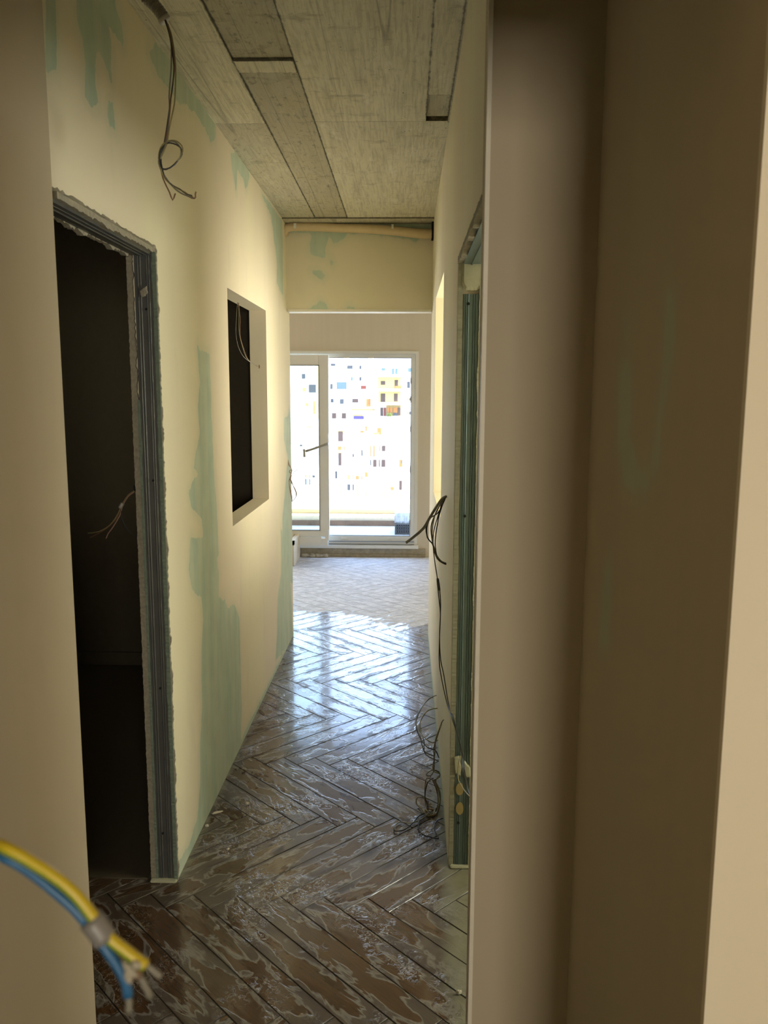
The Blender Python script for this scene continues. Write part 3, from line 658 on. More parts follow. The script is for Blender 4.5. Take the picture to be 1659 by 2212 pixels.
# crate with a clear cover
cr_ = empty('plastic_crate', (at(870, 1158, 8.75).x, 8.8, .115)); tag(cr_, 'black mesh plastic crate under a crumpled clear bag on the balcony', 'crate')
c0, c1 = at(853, 1150, 8.62), at(896, 1150, 8.62); ct = at(853, 1131, 8.62).z; cb = .116
bm = bmesh.new()
def lattice(bm, x0, x1, y, z0, z1):
    nx, nz = 11, 7
    for j in range(nz+1):
        z = z0+(z1-z0)*j/nz
        for i in range(nx+1):
            xa = x0+(x1-x0)*(i-.25+(.5 if j % 2 else 0))/nx; xb = xa+(x1-x0)*.5/nx
            box_bm(bm, max(x0, xa), min(x1, xb), y-.004, y+.004, z-.0025, z+.0025) if min(x1, xb) > max(x0, xa) else None
    for i in range(nx+1):
        xa = x0+(x1-x0)*i/nx; box_bm(bm, xa-.002, xa+.002, y-.003, y+.003, z0, z1)
lattice(bm, c0.x, c1.x, 8.62, cb, ct); box_bm(bm, c0.x, c0.x+.008, 8.62, 8.95, cb, ct); box_bm(bm, c1.x-.008, c1.x, 8.62, 8.95, cb, ct); box_bm(bm, c0.x, c1.x, 8.945, 8.95, cb, ct); box_bm(bm, c0.x, c1.x, 8.62, 8.95, cb, cb+.006)
box_bm(bm, c0.x, c1.x, 8.60, 8.63, ct-.006, ct)
me = bpy.data.meshes.new('crate_body'); bm.to_mesh(me); bm.free(); link('crate_body', me, mat_cgrey, cr_); boxes('crate_dark_backing', [(c0.x+.01, c1.x-.01, 8.64, 8.94, cb+.007, ct-.004)], mat_black, cr_)  # black box set behind the grey mesh
def bag():
    bm = bmesh.new(); n, m = 16, 12; g = []; rg = random.Random(5)
    zt_ = at(853, 1108, 8.62).z
    prof = [(8.625, ct), (8.61, ct+.03), (8.615, zt_-.03), (8.63, zt_-.004), (8.68, zt_), (8.78, zt_+.004), (8.88, zt_-.002), (8.94, zt_-.02), (8.95, ct)]
    for y, z in prof:
        g.append([bm.verts.new((c0.x-.004+(c1.x-c0.x+.008)*i/n+rg.uniform(-.003, .003), y+rg.uniform(-.006, .006), z+rg.uniform(-.006, .006))) for i in range(n+1)])
    for a, b in zip(g, g[1:]):
        for i in range(n): bm.faces.new((a[i], a[i+1], b[i+1], b[i]))
    bm.faces.new([r[0] for r in g]); bm.faces.new([r[-1] for r in g][::-1])
    bmesh.ops.recalc_face_normals(bm, faces=bm.faces)
    me = bpy.data.meshes.new('plastic_bag'); bm.to_mesh(me); bm.free()
    link('plastic_bag', me, simple('crumpled_clear_plastic', (0.62, 0.65, 0.68), .3, 0, .3, 16, .6), cr_)
bag()
# the same block carries on to both sides of the flat
boxes('wall_facade', [(-30, -3.21, 7.9, 8.2, -30, 3.0), (2.61, 30, 7.9, 8.2, -30, 3.0)], mat_cream, kind='structure')
boxes('ground', [(-400, 400, 11, 700, -31, -30)], simple('pale_street', (0.55, 0.50, 0.42), .9), kind='structure')

# ------------------------------------------------------------------ buildings across the street
BYD = 170.0
mb_white = simple('sunlit_white_render', (0.86, 0.83, 0.76), .9, 0, .03, .2, 0)
mb_yel = simple('yellow_stone_and_shade', (0.55, 0.40, 0.13), .9, 0, .06, .3, 0)  # yellow facade parts, and the yellow shade coloured into balcony recesses
mb_glass = simple('dim_window_glass', (0.04, 0.042, 0.045), .5, 0, .2, .4, 0)
mb_teal = simple('pale_teal_frame', (0.07, 0.11, 0.12), .5, 0, .1, .4, 0)
mb_brown = simple('brown_shutter', (0.062, 0.036, 0.026), .7, 0, .2, .4, 0)
mb_red = simple('red_shutter', (0.13, 0.026, 0.012), .7)
mb_orange = simple('orange_render', (0.32, 0.13, 0.035), .8, 0, .2, .5, 0)
mb_shade = simple('recess_shade_cream', (0.26, 0.19, 0.08), .9, 0, .08, .3, 0)  # cream facade tone with its shade put into the colour
mb_purple = simple('purple_awning', (0.045, 0.035, 0.12), .8)
mb_leaf = simple('light_green_leaves', (0.13, 0.16, 0.035), .8, 0, .5, 2, 0)
def px_rect(x0, y0, x1, y1, Y):
    a, b = at(x0, 900, Y), at(x1, 900, Y); return a.x, b.x, at(x1, y1, Y).z, at(x0, y0, Y).z
def tr(r, ox=600, oy=740, sc=5.184): return (ox+r[0]/sc, oy+r[1]/sc, ox+r[2]/sc, oy+r[3]/sc)
tr2 = lambda r: tr(r, 600, 960, 5.184)
def block(name, label, px0, px1, topy, Y, mat, wins=(), slabs=(), depth=3.5, boty=None, cat='building', tall=True):
    x0, x1, z0, z1 = px_rect(px0, topy, px1, boty or 1200, Y)
    root = empty(name, ((x0+x1)/2, Y, -30)); tag(root, label, cat)
    if boty is None: z0 = -30
    boxes('facade', [(x0, x1, Y, Y+depth, z0, z1)], mat, root)
    for q_, (k_, r, mt) in enumerate(wins):
        a = px_rect(*r, Y); dp = .12 if k_ != 'recess_shade' else .03  # recess panels lie flat on the facade; their shade is in the colour
        if k_ == 'air_conditioner': dp = .5
        dp += .012*q_
        boxes(k_, [(a[0], a[1], Y-dp-.05, Y+.05, a[2], a[3])], mt, root)
    for r in slabs:
        a = px_rect(*r, Y); boxes('balcony', [(a[0], a[1], Y-1.3, Y, a[2], a[3])], mat, root)
    return root
W = 'window'
block('apartment_building', 'pale apartment block seen through the glass of the left door sash', 560, 692, 690, BYD, mb_white,
  [(W, tr((275, 350, 315, 405)), mb_glass), (W, tr((282, 505, 318, 550)), mb_shade), (W, tr((352, 470, 430, 560)), mb_glass), (W, tr((312, 675, 345, 712)), mb_shade), (W, tr((398, 655, 425, 800)), mb_shade), ('drainpipe', tr((455, 255, 466, 850)), mb_yel)])
block('apartment_building', 'white apartment block with teal framed glazed balcony beside the sash', 692, 750, 700, BYD, mb_white,
  [(W, tr((590, 462, 618, 520)), mb_glass), (W, tr((662, 442, 772, 522)), mb_teal), (W, tr((595, 630, 625, 670)), mb_glass), (W, tr((697, 632, 740, 686)), mb_glass), ('air_conditioner', tr((635, 598, 680, 626)), mb_white),
   (W, tr((608, 788, 655, 850)), mb_brown), (W, tr((718, 788, 765, 850)), mb_brown), ('antenna', tr((598, 235, 648, 262)), mb_glass)])
block('apartment_building', 'white block with small red shutters and a purple awning terrace', 750, 815, 690, BYD, mb_white,
  [('recess_shade', tr((780, 235, 975, 255)), mb_yel), (W, tr((780, 258, 840, 295)), mb_glass), (W, tr((915, 260, 938, 296)), mb_glass), ('recess_shade', tr((820, 362, 955, 385)), mb_yel), (W, tr((822, 388, 842, 426)), mb_teal), (W, tr((915, 388, 938, 426)), mb_glass),
   (W, tr((932, 482, 990, 520)), mb_red), (W, tr((836, 630, 902, 672)), mb_brown), (W, tr((990, 630, 1040, 718)), mb_orange), ('air_conditioner', tr((1048, 592, 1085, 625)), mb_white), ('recess_shade', tr((828, 580, 1085, 588)), mb_yel),
   ('recess_shade', tr((824, 742, 1088, 762)), mb_shade), ('awning', tr((850, 822, 965, 856)), mb_purple), ('awning', tr((840, 805, 955, 822)), mb_shade)], [tr((828, 860, 1090, 895))])
b4 = block('apartment_building', 'apartment block with three stacked cream balconies and glazed lower floor', 815, 868, 690, BYD, mb_white,
  [('recess_shade', tr((1118, 388, 1380, 515)), mb_yel), (W, tr((1152, 430, 1202, 474)), mb_brown), (W, tr((1306, 418, 1345, 515)), mb_brown), ('railing', tr((1310, 486, 1380, 515)), mb_orange),
   ('recess_shade', tr((1128, 548, 1378, 668)), mb_yel), (W, tr((1152, 570, 1203, 666)), mb_brown), (W, tr((1300, 570, 1342, 660)), mb_brown),
   (W, tr((1148, 728, 1180, 822)), mb_brown), (W, tr((1188, 728, 1210, 822)), mb_red), ('recess_shade', tr((1215, 700, 1378, 818)), mb_shade), (W, tr((1222, 728, 1250, 785)), mb_orange), (W, tr((1256, 728, 1284, 785)), mb_orange), (W, tr((1296, 728, 1338, 785)), mb_orange), (W, tr((1346, 728, 1372, 815)), mb_brown), (W, tr((1295, 786, 1340, 818)), mb_glass),
   (W, tr((1160, 285, 1202, 315)), mb_teal), (W, tr((1275, 290, 1300, 355)), mb_teal), (W, tr((1315, 290, 1340, 355)), mb_teal)],
  [tr((1116, 516, 1384, 545)), tr((1116, 668, 1384, 698)), tr((1116, 358, 1384, 384)), tr((1116, 824, 1384, 850))])
block('apartment_building', 'white block half hidden behind the right door jamb', 868, 930, 690, BYD, mb_white,
  [(W, tr((1456, 285, 1495, 330)), mb_teal), (W, tr((1446, 438, 1478, 508)), mb_glass), (W, tr((1446, 618, 1462, 650)), mb_shade), (W, tr((1472, 618, 1485, 650)), mb_brown), (W, tr((1446, 772, 1460, 805)), mb_shade), (W, tr((1472, 772, 1490, 805)), mb_glass)])
# lower, older street in front
block('old_house', 'old white house with tall arched windows above the railing', 690, 752, 918, BYD-12, mb_white,
  [('arch', tr((664, 972, 756, 1010)), mb_yel), (W, tr((676, 992, 730, 1105)), mb_brown), ('lintel', tr2((672, 20, 750, 60)), mb_orange), ('arch', tr2((668, 60, 745, 96)), mb_yel), (W, tr2((678, 94, 732, 236)), mb_brown), ('lintel', tr2((678, 268, 745, 296)), mb_orange), ('arch', tr2((640, 300, 690, 380)), mb_glass)], cat='house')
block('old_house', 'low white house with orange awnings and brown double doors', 752, 862, 912, BYD-12, mb_white,
  [('awning', tr((940, 938, 1020, 948)), mb_orange), (W, tr((980, 948, 998, 990)), mb_orange), (W, tr((925, 985, 962, 1010)), mb_orange), (W, tr((1115, 955, 1160, 1030)), mb_orange), (W, tr((1072, 1005, 1140, 1030)), mb_shade), (W, tr((1195, 990, 1212, 1030)), mb_yel),
   (W, tr2((1036, 12, 1048, 135)), mb_orange), (W, tr2((1070, 12, 1088, 135)), mb_orange), (W, tr2((1140, 12, 1150, 75)), mb_orange), (W, tr2((1168, 14, 1212, 75)), mb_brown), (W, tr2((1034, 172, 1046, 232)), mb_glass), (W, tr2((1070, 170, 1145, 262)), mb_brown), (W, tr2((1165, 170, 1234, 262)), mb_brown), ('doorstep', tr2((1090, 262, 1145, 292)), mb_orange), ('doorstep', tr2((1165, 262, 1205, 292)), mb_orange),
   (W, tr2((830, 105, 852, 140)), mb_glass), (W, tr2((918, 62, 950, 125)), mb_glass), ('wall_stripe', tr2((972, 70, 985, 240)), mb_yel)], cat='house')
block('old_house', 'low house with a yellow side wall at the right edge of the view', 862, 930, 905, BYD-12, mb_white,
  [('wall_stripe', tr2((1365, 170, 1400, 320)), mb_orange), (W, tr2((1383, 178, 1397, 215)), mb_teal), (W, tr2((1365, 390, 1395, 505)), mb_brown), (W, tr2((1405, 70, 1420, 130)), mb_orange)], cat='house')
block('old_house', 'low white house behind the bottom of the door sash glass', 560, 690, 912, BYD-12, mb_white,
  [(W, tr2((298, 340, 358, 370)), mb_shade), (W, tr2((384, 346, 410, 370)), mb_glass), (W, tr2((298, 385, 358, 450)), mb_teal), ('recess_shade', tr2((384, 446, 460, 454)), mb_shade), (W, tr((245, 1140, 272, 1160)), mb_glass), (W, tr((318, 940, 370, 952)), mb_shade)], cat='house')
block('shop_terrace', 'row of yellow shop fronts behind the lower half of the railing', 728, 876, 1012, BYD-24, mb_white,
  [('shop_front', tr2((682, 400, 752, 590)), mb_yel), ('shop_front', tr2((778, 340, 850, 392)), mb_shade), (W, tr2((778, 445, 850, 512)), mb_glass), ('shop_front', tr2((874, 350, 948, 392)), mb_orange), ('shop_front', tr2((874, 405, 948, 590)), mb_yel), ('shop_front', tr2((976, 310, 1025, 362)), mb_orange), ('shop_front', tr2((976, 512, 1045, 590)), mb_yel),
   (W, tr2((1010, 365, 1038, 505)), mb_shade), ('shop_front', tr2((1172, 512, 1242, 590)), mb_yel), ('shop_front', tr2((1266, 512, 1338, 590)), mb_yel), (W, tr2((1266, 475, 1330, 505)), mb_orange), ('shop_front', tr2((1365, 512, 1396, 590)), mb_yel), (W, tr2((1365, 405, 1396, 505)), mb_brown), ('kerb', tr2((680, 626, 1394, 634)), mb_brown)], cat='shop')
# shrub on the lowest balcony
def shrub():
    rg = random.Random(9); vs, fs = [], []
    a = px_rect(*tr((1214, 788, 1288, 852)), BYD-.9); cx, cz, rx, rz = (a[0]+a[1])/2, (a[2]+a[3])/2, (a[1]-a[0])/2, (a[3]-a[2])/2
    for i in range(420):
        th_, ph, q = rg.uniform(0, 6.28), rg.uniform(-1.4, 1.5), rg.random()**.4
        c = Vector((cx+rx*q*math.cos(th_)*math.cos(ph), BYD-.9+.6*q*math.sin(th_)*math.cos(ph), cz+rz*q*math.sin(ph)))
        u = Vector((rg.uniform(-1, 1), rg.uniform(-1, 1), rg.uniform(-1, 1))).normalized()*.12; v = u.orthogonal().normalized()*.06; b = len(vs)
        vs += [c-u, c+v, c+u, c-v]; fs.append((b, b+1, b+2, b+3))
    me = bpy.data.meshes.new('balcony_shrub'); me.from_pydata(vs, [], fs); me.update()
    tag(link('balcony_shrub', me, mb_leaf), 'light green shrub standing on the lowest stacked balcony', 'plant')
shrub()

# ------------------------------------------------------------------ pipe across the header
hpipe = empty('insulated_pipe', at(620, 493, D-.05)); tag(hpipe, 'beige sleeved pipe sagging across the header just under the ceiling', 'pipe')
pp = [(613, 506), (617, 495), (628, 490.5), (660, 490), (700, 491), (740, 493), (780, 494), (820, 496), (855, 499), (890, 503), (920, 505), (944, 503)]
pts = [at(a, b, D-.038) for a, b in pp]; pts[0].y = D-.02; pts[-1].x = XR+.03
tube('sleeve', pts, .030, mat_foam, hpipe, n=16, radii=lambda u, d: .0250+.0040*u+.0006*math.sin(d*260))
for px, py, w_ in ((637, 489, .008), (848, 491, .006)):
    c = at(px, py, D-.065); boxes('pipe_clip', [(c.x-w_, c.x+w_, c.y-.004, D, c.z-.010, c.z+.018)], mat_pvc, hpipe)
c = at(940, 500, D); boxes('pipe_hole', [(XR-.012, XR+.001, D-.075, D-.001, c.z-.055, c.z+.055)], mat_hole, hpipe)

# ------------------------------------------------------------------ hanging conduit with looped wires (upper left)
YC = 1.86
hc_ = empty('wire_conduit', at(345, 0, YC)); tag(hc_, 'grey corrugated conduit with looped brown wires hanging from the ceiling', 'conduit')
cp = [Vector((-.66, 2.02, CZ+.02)), Vector((-.655, 2.00, CZ-.06)), Vector((-.66, 1.95, CZ-.13))] + [at(a, b, YC) for a, b in ((300, -20), (318, -3), (336, 14), (350, 32), (355, 42))]
tube('conduit', cp, .012, mat_conduit, hc_, n=16, step=.0012, radii=lambda u, d: .0120+.0016*math.sin(d*2*math.pi/.0062))
tube('conduit_rim', [at(353.5, 40, YC), at(356, 43.5, YC)], .0140, mat_tape_w, hc_, n=16)
def wp(ox, oy, sc, Y, pts): return [at(ox+p[0]/sc, oy+p[1]/sc, Y+(p[2] if len(p) > 2 else 0)) for p in pts]
Q = lambda pts: wp(280, 0, 4.81, YC, pts)
r_ = .0016
tube('wire', Q([(365, 200), (410, 320), (432, 480), (432, 700), (420, 860), (410, 1000), (414, 1100), (408, 1250), (380, 1480), (350, 1560), (310, 1640, -.01), (305, 1700, -.01), (340, 1755, -.01), (400, 1750), (470, 1710), (530, 1620), (530, 1540), (480, 1480), (420, 1465), (370, 1500, .01), (330, 1600, .01), (320, 1700, .01), (345, 1790), (400, 1880), (470, 1960), (540, 2010), (600, 2035), (655, 2062)]), r_, mat_wgrey, hc_, n=7)
tube('wire', Q([(372, 205), (425, 330), (455, 480), (478, 700), (475, 900), (465, 1080), (440, 1200), (415, 1330), (395, 1460), (370, 1540), (335, 1620), (300, 1690, .01), (330, 1750, .012), (380, 1762, .012), (450, 1720), (520, 1640), (552, 1570), (540, 1510), (490, 1468), (430, 1460), (370, 1480), (320, 1540, -.01), (300, 1640, -.01), (320, 1740, -.01), (350, 1830), (420, 1910), (500, 1960), (570, 1995), (620, 2030), (660, 2050)]), r_, mat_wolive, hc_, n=7)
tube('wire', Q([(368, 210), (415, 330), (450, 500), (468, 680), (450, 860), (430, 1000), (415, 1180), (395, 1340), (370, 1480), (330, 1580, .014), (300, 1680, .014), (330, 1780), (345, 1850), (385, 1940), (415, 2000), (447, 2080), (475, 2010)]), r_, mat_copper, hc_, n=7)
tube('wire', Q([(366, 206), (400, 310), (425, 420), (445, 560), (462, 700), (448, 880), (428, 1020), (405, 1200), (375, 1400), (355, 1500), (320, 1560, -.014), (310, 1650, -.014), (335, 1750, -.014), (420, 1745, -.01), (500, 1670), (545, 1600), (525, 1530), (450, 1490), (385, 1490), (345, 1540, .006), (325, 1640, .006), (340, 1760), (380, 1860), (450, 1930), (520, 1965), (590, 2015), (650, 2035)]), r_, mat_wblack, hc_, n=7)
tube('bare_end', Q([(645, 2040), (665, 2062), (685, 2050), (683, 2020), (690, 1992)]), .0017, mat_copper, hc_, n=6)

# wires hanging in the left niche
XN = XL-.03
nw = empty('niche_wires', atx(515, 655, XN)); tag(nw, 'thin wires dangling from the top of the left wall niche', 'wire')
K = lambda pts: [atx(100+a/2.765, 400+b/2.765, XN) for a, b in pts]
for k_, (pl_, mt) in enumerate((([(1142, 700), (1136, 780), (1132, 880), (1145, 960), (1175, 1020), (1215, 1055), (1258, 1080)], mat_wgrey), ([(1150, 702), (1150, 780), (1152, 880), (1170, 960), (1195, 1030), (1230, 1065), (1262, 1080)], mat_wolive), ([(1146, 704), (1158, 800), (1158, 900), (1180, 980), (1205, 1040), (1240, 1070), (1264, 1083)], mat_copper))):
    tube('wire', K(pl_), .0013, mt, nw, n=6)
cN = atx(100+1272/2.765, 400+1084/2.765, XN)
tube('bare_end', [cN+Vector((0, math.cos(q)*.009, math.sin(q)*.009)) for q in [i*.9 for i in range(8)]], .0016, mat_copper, nw, n=6)

# wires in the dark room behind the left opening
YD = 2.66
dw = empty('wire_pigtail', at(297, 1053, YD)); tag(dw, 'brown wires out of black corrugated conduit in the dark doorway', 'wire')
tube('conduit', [Vector((XL-TH, YD, at(297, 1053, YD).z+.004)), at(290, 1054, YD)], .012, mat_black, dw, n=12, step=.001, radii=lambda u, d: .0105+.0014*math.sin(d*1200))
G = lambda pts: wp(100, 400, 2.765, YD, pts)
for pl_, mt in (([(530, 1825), (490, 1850), (450, 1910), (430, 1960), (380, 2030), (310, 2070), (248, 2078)], mat_wolive), ([(528, 1828), (485, 1855), (452, 1915), (420, 1990), (360, 2050), (300, 2085), (262, 2105)], mat_copper), ([(526, 1832), (488, 1860), (455, 1920), (440, 1970), (400, 2040), (370, 2080), (357, 2110)], mat_copper2), ([(448, 1940), (452, 1990), (480, 2050), (520, 2090), (565, 2115)], mat_wblack)):
    tube('wire', G(pl_), .0019, mt, dw, n=6)
tube('tape', G([(457, 1900), (440, 1928)]), .0065, mat_tape_w, dw, n=10)

# coppery wires knotted at the far end of the left wall
kw = empty('knotted_wires', at(625, 1000, 5.1)); tag(kw, 'pinkish knotted wires hanging at the far end of the left wall', 'wire')
H_ = lambda pts: [at(600+a/5.184, 960+b/5.184, 5.16-.0000*a) for a, b in pts]
h0 = atx(100+1444/2.765, 400+1650/2.765, XL)
for pl_ in ([(118, 180), (122, 235), (150, 260), (155, 300), (135, 320), (132, 295), (155, 285), (150, 340), (128, 395), (135, 470), (150, 540), (160, 590), (158, 640)], [(120, 200), (140, 250), (160, 290), (148, 330), (140, 385), (165, 330), (190, 300), (222, 285)], [(130, 395), (150, 400), (175, 470), (200, 530), (205, 580), (180, 620), (160, 640)], [(130, 390), (130, 460), (145, 560), (165, 625), (190, 610), (212, 560), (200, 510), (160, 440), (135, 385)]):
    tube('wire', H_(pl_), .0024, mat_copper2, kw, n=6)
kpt = H_([(118, 180)])[0]; tube('wire', [Vector((XL-.01, kpt.y+.0, kpt.z+.01)), kpt], .0024, mat_copper2, kw, n=6)

# cable bundle out of the right wall
cb_ = empty('cable_bundle', Vector((XR, 3.09, 1.232))); tag(cb_, 'grey and black cables drooping from a hole in the right wall', 'cable')
RH = Vector((XR+.03, 3.11, 1.236)); R0 = Vector((XR-.0035, 3.085, 1.232))
R5 = lambda pts, Y=3.05: [R0]+[at(850+a/2.457, 400+b/2.457, Y+(c[0] if c else 0)) for a, b, *c in pts]
cab = tube('thick_cable', R5([(255, 1668), (220, 1720), (190, 1770), (160, 1820), (110, 1865), (66, 1898)]), .0052, mat_wgrey, cb_, n=8)
for k_, (pl_, mt, rr) in enumerate((
  ([(250, 1680), (215, 1730), (180, 1800), (180, 1870), (205, 1900), (215, 1930), (240, 1990), (270, 2005), (296, 2018)], mat_wblack, .0026),
  ([(262, 1690), (240, 1760), (235, 1790), (225, 1850), (222, 1920), (235, 1980), (262, 2000), (294, 2012)], mat_wblack, .0022),
  ([(258, 1680), (225, 1740), (200, 1810), (205, 1880), (222, 1960), (245, 1995), (290, 2008)], mat_wgrey, .0026),
  ([(265, 1685), (235, 1740), (192, 1770), (172, 1820), (185, 1880), (210, 1905), (232, 1980), (275, 2012), (298, 2010)], mat_wblack, .0022),
  ([(260, 1678), (222, 1745), (205, 1850), (220, 1940), (250, 1992), (290, 2015)], mat_wolive, .0022))):
    tube('wire', R5(pl_), rr, mt, cb_, n=7)
R6 = lambda pts: [at(820+a/2.3, 1250+b/2.3, c) for a, b, c in pts]
for dx in (0, 7):
    top = R5([(258, 1685), (235, 1760), (215, 1830), (210, 1900), (218, 1990), (232, 2080), (240+dx, 2150)])
    low = R6([(285+dx, 0, 3.03), (295+dx, 100, 3.0), (302, 180, 3.0), (298, 290, 2.95), (296+dx, 400, 2.9), (305+dx*2, 480, 2.85), (335+dx, 620, 2.7), (362+dx, 700, 2.55), (395, 800, 2.45), (408+dx, 880, 2.40), (415+dx, 950, 2.3), (440, 1050, 2.2), (470+dx, 1110, 2.0)])
    tube('wire', top+low, .0020, mat_wblack, cb_, n=6)
tube('wire', R6([(403, 880, 2.42), (390, 940, 2.40), (392, 1000, 2.38), (420, 1050, 2.3), (450, 1085, 2.2)]), .0018, mat_wolive, cb_, n=6)

# tangle at the foot of the right wall
tg = empty('wire_tangle', Vector((XR, 3.4, .05))); tag(tg, 'tangled wires from low wall holes trailing onto the wet floor', 'wire')
def low(pts, Y=3.02):
    out = []
    for a, b, *c in pts:
        p = at(820+a/2.3, 1250+b/2.3, Y+(c[0] if c else 0))
        out.append(p if p.z > .005 else atz(820+a/2.3, 1250+b/2.3, .005))
    return out
A1 = Vector((XR-.002, 3.78, .165)); A2 = Vector((XR-.002, 3.63, .16)); A3 = Vector((XR-.002, 3.04, .349))
W3 = [
 ([A1+Vector((.02, 0, 0)), A1]+low([(240, 600, .5), (205, 650, .3), (182, 710, .2), (195, 760, .1), (220, 800), (222, 860), (245, 885), (290, 905)]), mat_wgrey),
 ([A1+Vector((.02, 0, 0)), A1]+low([(235, 608, .5), (195, 660, .3), (180, 720, .2), (200, 790, .1), (240, 840), (275, 850), (295, 890)]), mat_wblack),
 ([A2+Vector((.02, 0, 0)), A2]+low([(240, 655, .4), (205, 700, .2), (205, 760, .1), (235, 800), (265, 815), (290, 800)]), mat_wolive),
 ([A2+Vector((.02, 0, 0)), A2]+low([(235, 660, .4), (198, 720, .2), (200, 770, .1), (218, 850), (240, 870), (270, 880)]), mat_wgrey),
 ([A3+Vector((.02, 0, 0)), A3]+low([(305, 730), (285, 790), (270, 840), (272, 900), (268, 960), (250, 980), (230, 975), (260, 950), (295, 960), (298, 985), (265, 1000), (235, 990), (225, 1040), (228, 1110), (240, 1160), (270, 1175), (300, 1120), (290, 1040), (268, 1000)]), mat_wgrey),
 ([A3+Vector((.02, 0, .004)), A3]+low([(300, 740), (278, 800), (276, 860), (265, 950), (290, 965), (300, 975), (280, 1000), (290, 1080), (285, 1140), (250, 1170), (215, 1150), (182, 1115), (190, 1085), (220, 1090), (250, 1130), (280, 1170), (240, 1180), (215, 1150)]), mat_wolive),
 (low([(268, 990), (240, 1010), (225, 1080), (240, 1130), (225, 1165), (195, 1180, -.02), (160, 1220, -.06), (120, 1250, -.1), (75, 1255, -.14), (72, 1235, -.14)]), mat_wblack),
 (low([(255, 1160), (230, 1175), (205, 1190), (192, 1230, -.04), (210, 1270, -.08), (250, 1285, -.1), (292, 1292, -.12), (275, 1255, -.1), (272, 1225, -.08), (290, 1200, -.04), (315, 1192, -.02)]), mat_wblack),
 (low([(240, 1170), (200, 1200, -.03), (150, 1215, -.08), (100, 1210, -.1), (82, 1225, -.12)]), mat_wolive),
 (low([(275, 1000), (300, 1060), (295, 1130), (260, 1165), (230, 1150), (240, 1120), (275, 1130), (265, 1175), (230, 1170)]), mat_wolive),
 (low([(262, 1000), (280, 1040), (292, 1110), (270, 1150), (235, 1140), (225, 1160), (262, 1180), (288, 1160)]), mat_copper),
]
for pl_, mt in W3:
    for p in pl_:
        if p.z < .006: p.z = .006
        if p.x > XR-.004 and p is not pl_[0]: p.x = XR-.004
    tube('wire', pl_, .0023, mt, tg, n=6)

# ------------------------------------------------------------------ foreground cable, lower left
YF = .34
fc = empty('power_cable', Vector((-.705, .50, 1.545))); tag(fc, 'yellow green and blue cable hanging in the lower left foreground', 'cable')
B = lambda pts, Y=YF: [at(a/4.608, 1750+b/4.608, Y+(c[0] if c else 0)) for a, b, *c in pts]
root = [Vector((-.705, .50, 1.545)), Vector((-.62, .49, 1.55)), Vector((-.46, .44, 1.525)), Vector((-.32, .38, 1.49))]
tube('yellow_green_core', root+B([(-330, 190, .01), (0, 350), (200, 450), (400, 570), (600, 705), (760, 850), (880, 1000), (955, 1105), (1020, 1195), (1105, 1290), (1250, 1400), (1380, 1500), (1450, 1550)]), .0029, mat_yg, fc, n=14, wrap=2)['label'] = 'yellow and green striped core'
tube('blue_core', [p+Vector((0, 0, -.009)) for p in root]+B([(-330, 265, .01), (0, 450), (150, 525), (350, 655), (560, 825), (730, 975), (850, 1110), (930, 1200, .002), (1030, 1350), (1130, 1490), (1210, 1620), (1260, 1740), (1275, 1850)]), .0024, mat_wblue, fc, n=14)['label'] = 'blue core'
tube('brown_core', [p+Vector((0, .008, -.004)) for p in root]+B([(-330, 240, .014), (200, 500, .006), (600, 780, .006), (850, 1060, .005), (960, 1200, .003), (1120, 1390, .004), (1250, 1520, .004), (1390, 1650, .004)]), .0022, mat_copper, fc, n=10)['label'] = 'brown core'
tube('tape', B([(895, 1085, .001), (975, 1180, .001), (1045, 1285, .001)]), .0057, mat_tape, fc, n=16)['label'] = 'grey tape wrap'
tube('bare_end', B([(1275, 1850), (1285, 1930), (1280, 2000)]), .0016, mat_wgrey, fc, n=8)
tube('bare_end', B([(1390, 1650, .008), (1450, 1760, .008), (1500, 1860, .01)]), .0016, mat_wgrey, fc, n=8)
tube('bare_end', B([(1455, 1540), (1530, 1600), (1600, 1660)]), .0014, mat_wgrey, fc, n=8)
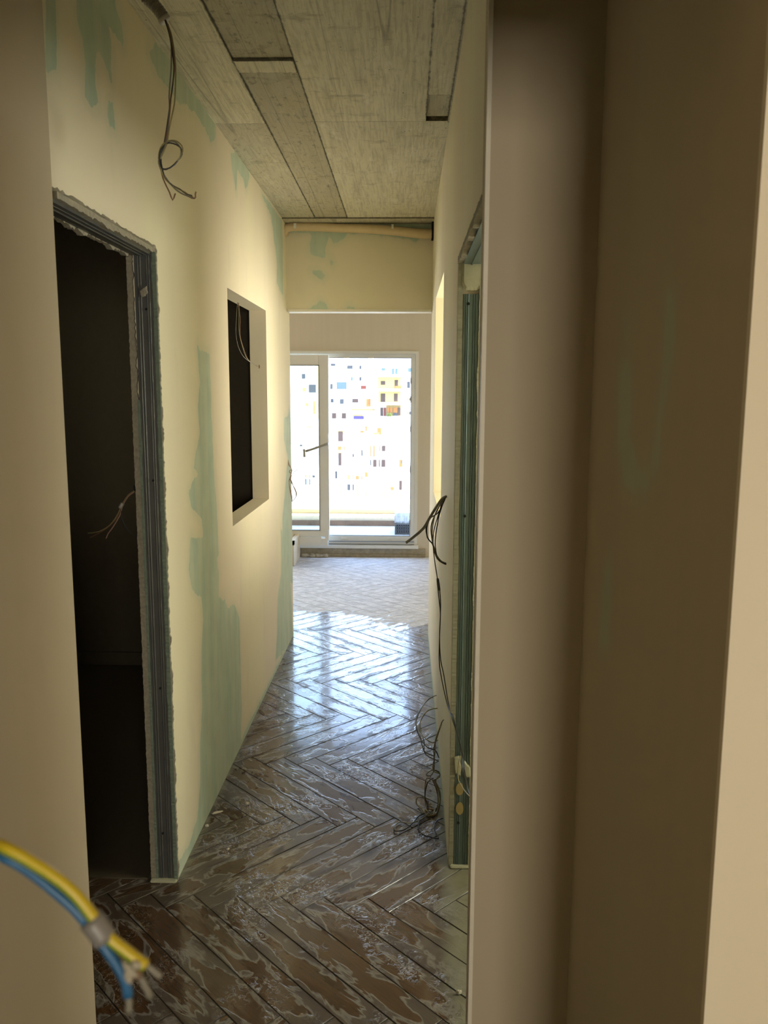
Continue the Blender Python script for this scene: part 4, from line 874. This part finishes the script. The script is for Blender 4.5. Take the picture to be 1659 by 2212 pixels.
for pl_ in ([(1220, 1500, -.002), (1290, 1590, -.002), (1370, 1660, -.002)], [(1250, 1590, -.003), (1280, 1660, -.003), (1300, 1730, -.003)], [(1300, 1510, -.003), (1360, 1540, -.003), (1410, 1560, -.003)]):
    tube('plaster_splash', B(pl_), .0014, mat_board_edge, fc, n=8, radii=lambda u, d: .0006+.0014*math.sin(math.pi*min(1, max(0, u))))

# ------------------------------------------------------------------ plaster crumbs on the floor, lump at the plinth
def chip(px, py, sx_, sy_, sz_, label, rz=0, seed=0):
    rg = random.Random(seed); p = atz(px, py, 0); bm = bmesh.new(); bmesh.ops.create_icosphere(bm, subdivisions=2, radius=1)
    for v in bm.verts:
        q = 1+rg.uniform(-.22, .22); v.co = Vector((v.co.x*sx_*q, v.co.y*sy_*q, (v.co.z+.75)*sz_*q))
        v.co.z = max(.0, v.co.z)
    bmesh.ops.rotate(bm, verts=bm.verts, cent=(0, 0, 0), matrix=Matrix.Rotation(rz, 3, 'Z'))
    me = bpy.data.meshes.new('plaster_crumb'); bm.to_mesh(me); bm.free()
    o = link('plaster_crumb', me, mat_crumb); o.location = (p.x, p.y, .0005); tag(o, label, 'debris', 'plaster crumbs on the floor')
chip(469, 1757, .022, .004, .004, 'long white plaster sliver near the foot of the left wall', .5, 1)
chip(447, 1786, .007, .005, .005, 'small white crumb nearest the green patch of the left wall', .2, 2)
chip(535, 1738, .006, .006, .006, 'pale round crumb furthest from the camera on the tiles', .2, 3)
chip(493, 1836, .005, .004, .004, 'tiny white crumb lying nearest the camera on the tiles', .9, 4)
chip(991, 2147, .008, .006, .006, 'dusty crumb beside the right wall edge at bottom', .4, 5)
def lump():
    rg = random.Random(2); bm = bmesh.new()
    for cx, s_ in ((-1.0, .05), (-.93, .035), (-.86, .055), (-.80, .03)):
        r = bmesh.ops.create_icosphere(bm, subdivisions=2, radius=1)
        for v in r['verts']: v.co = Vector((cx+v.co.x*s_*(1+rg.uniform(-.3, .3)), 7.93+v.co.y*.03, max(0, .012+v.co.z*.022*(1+rg.uniform(-.5, .5)))))
    me = bpy.data.meshes.new('mortar_lump'); bm.to_mesh(me); bm.free(); o = link('mortar_lump', me, mat_plinth)
    tag(o, 'crumbly mortar heap at the foot of the door threshold', 'debris')
lump()
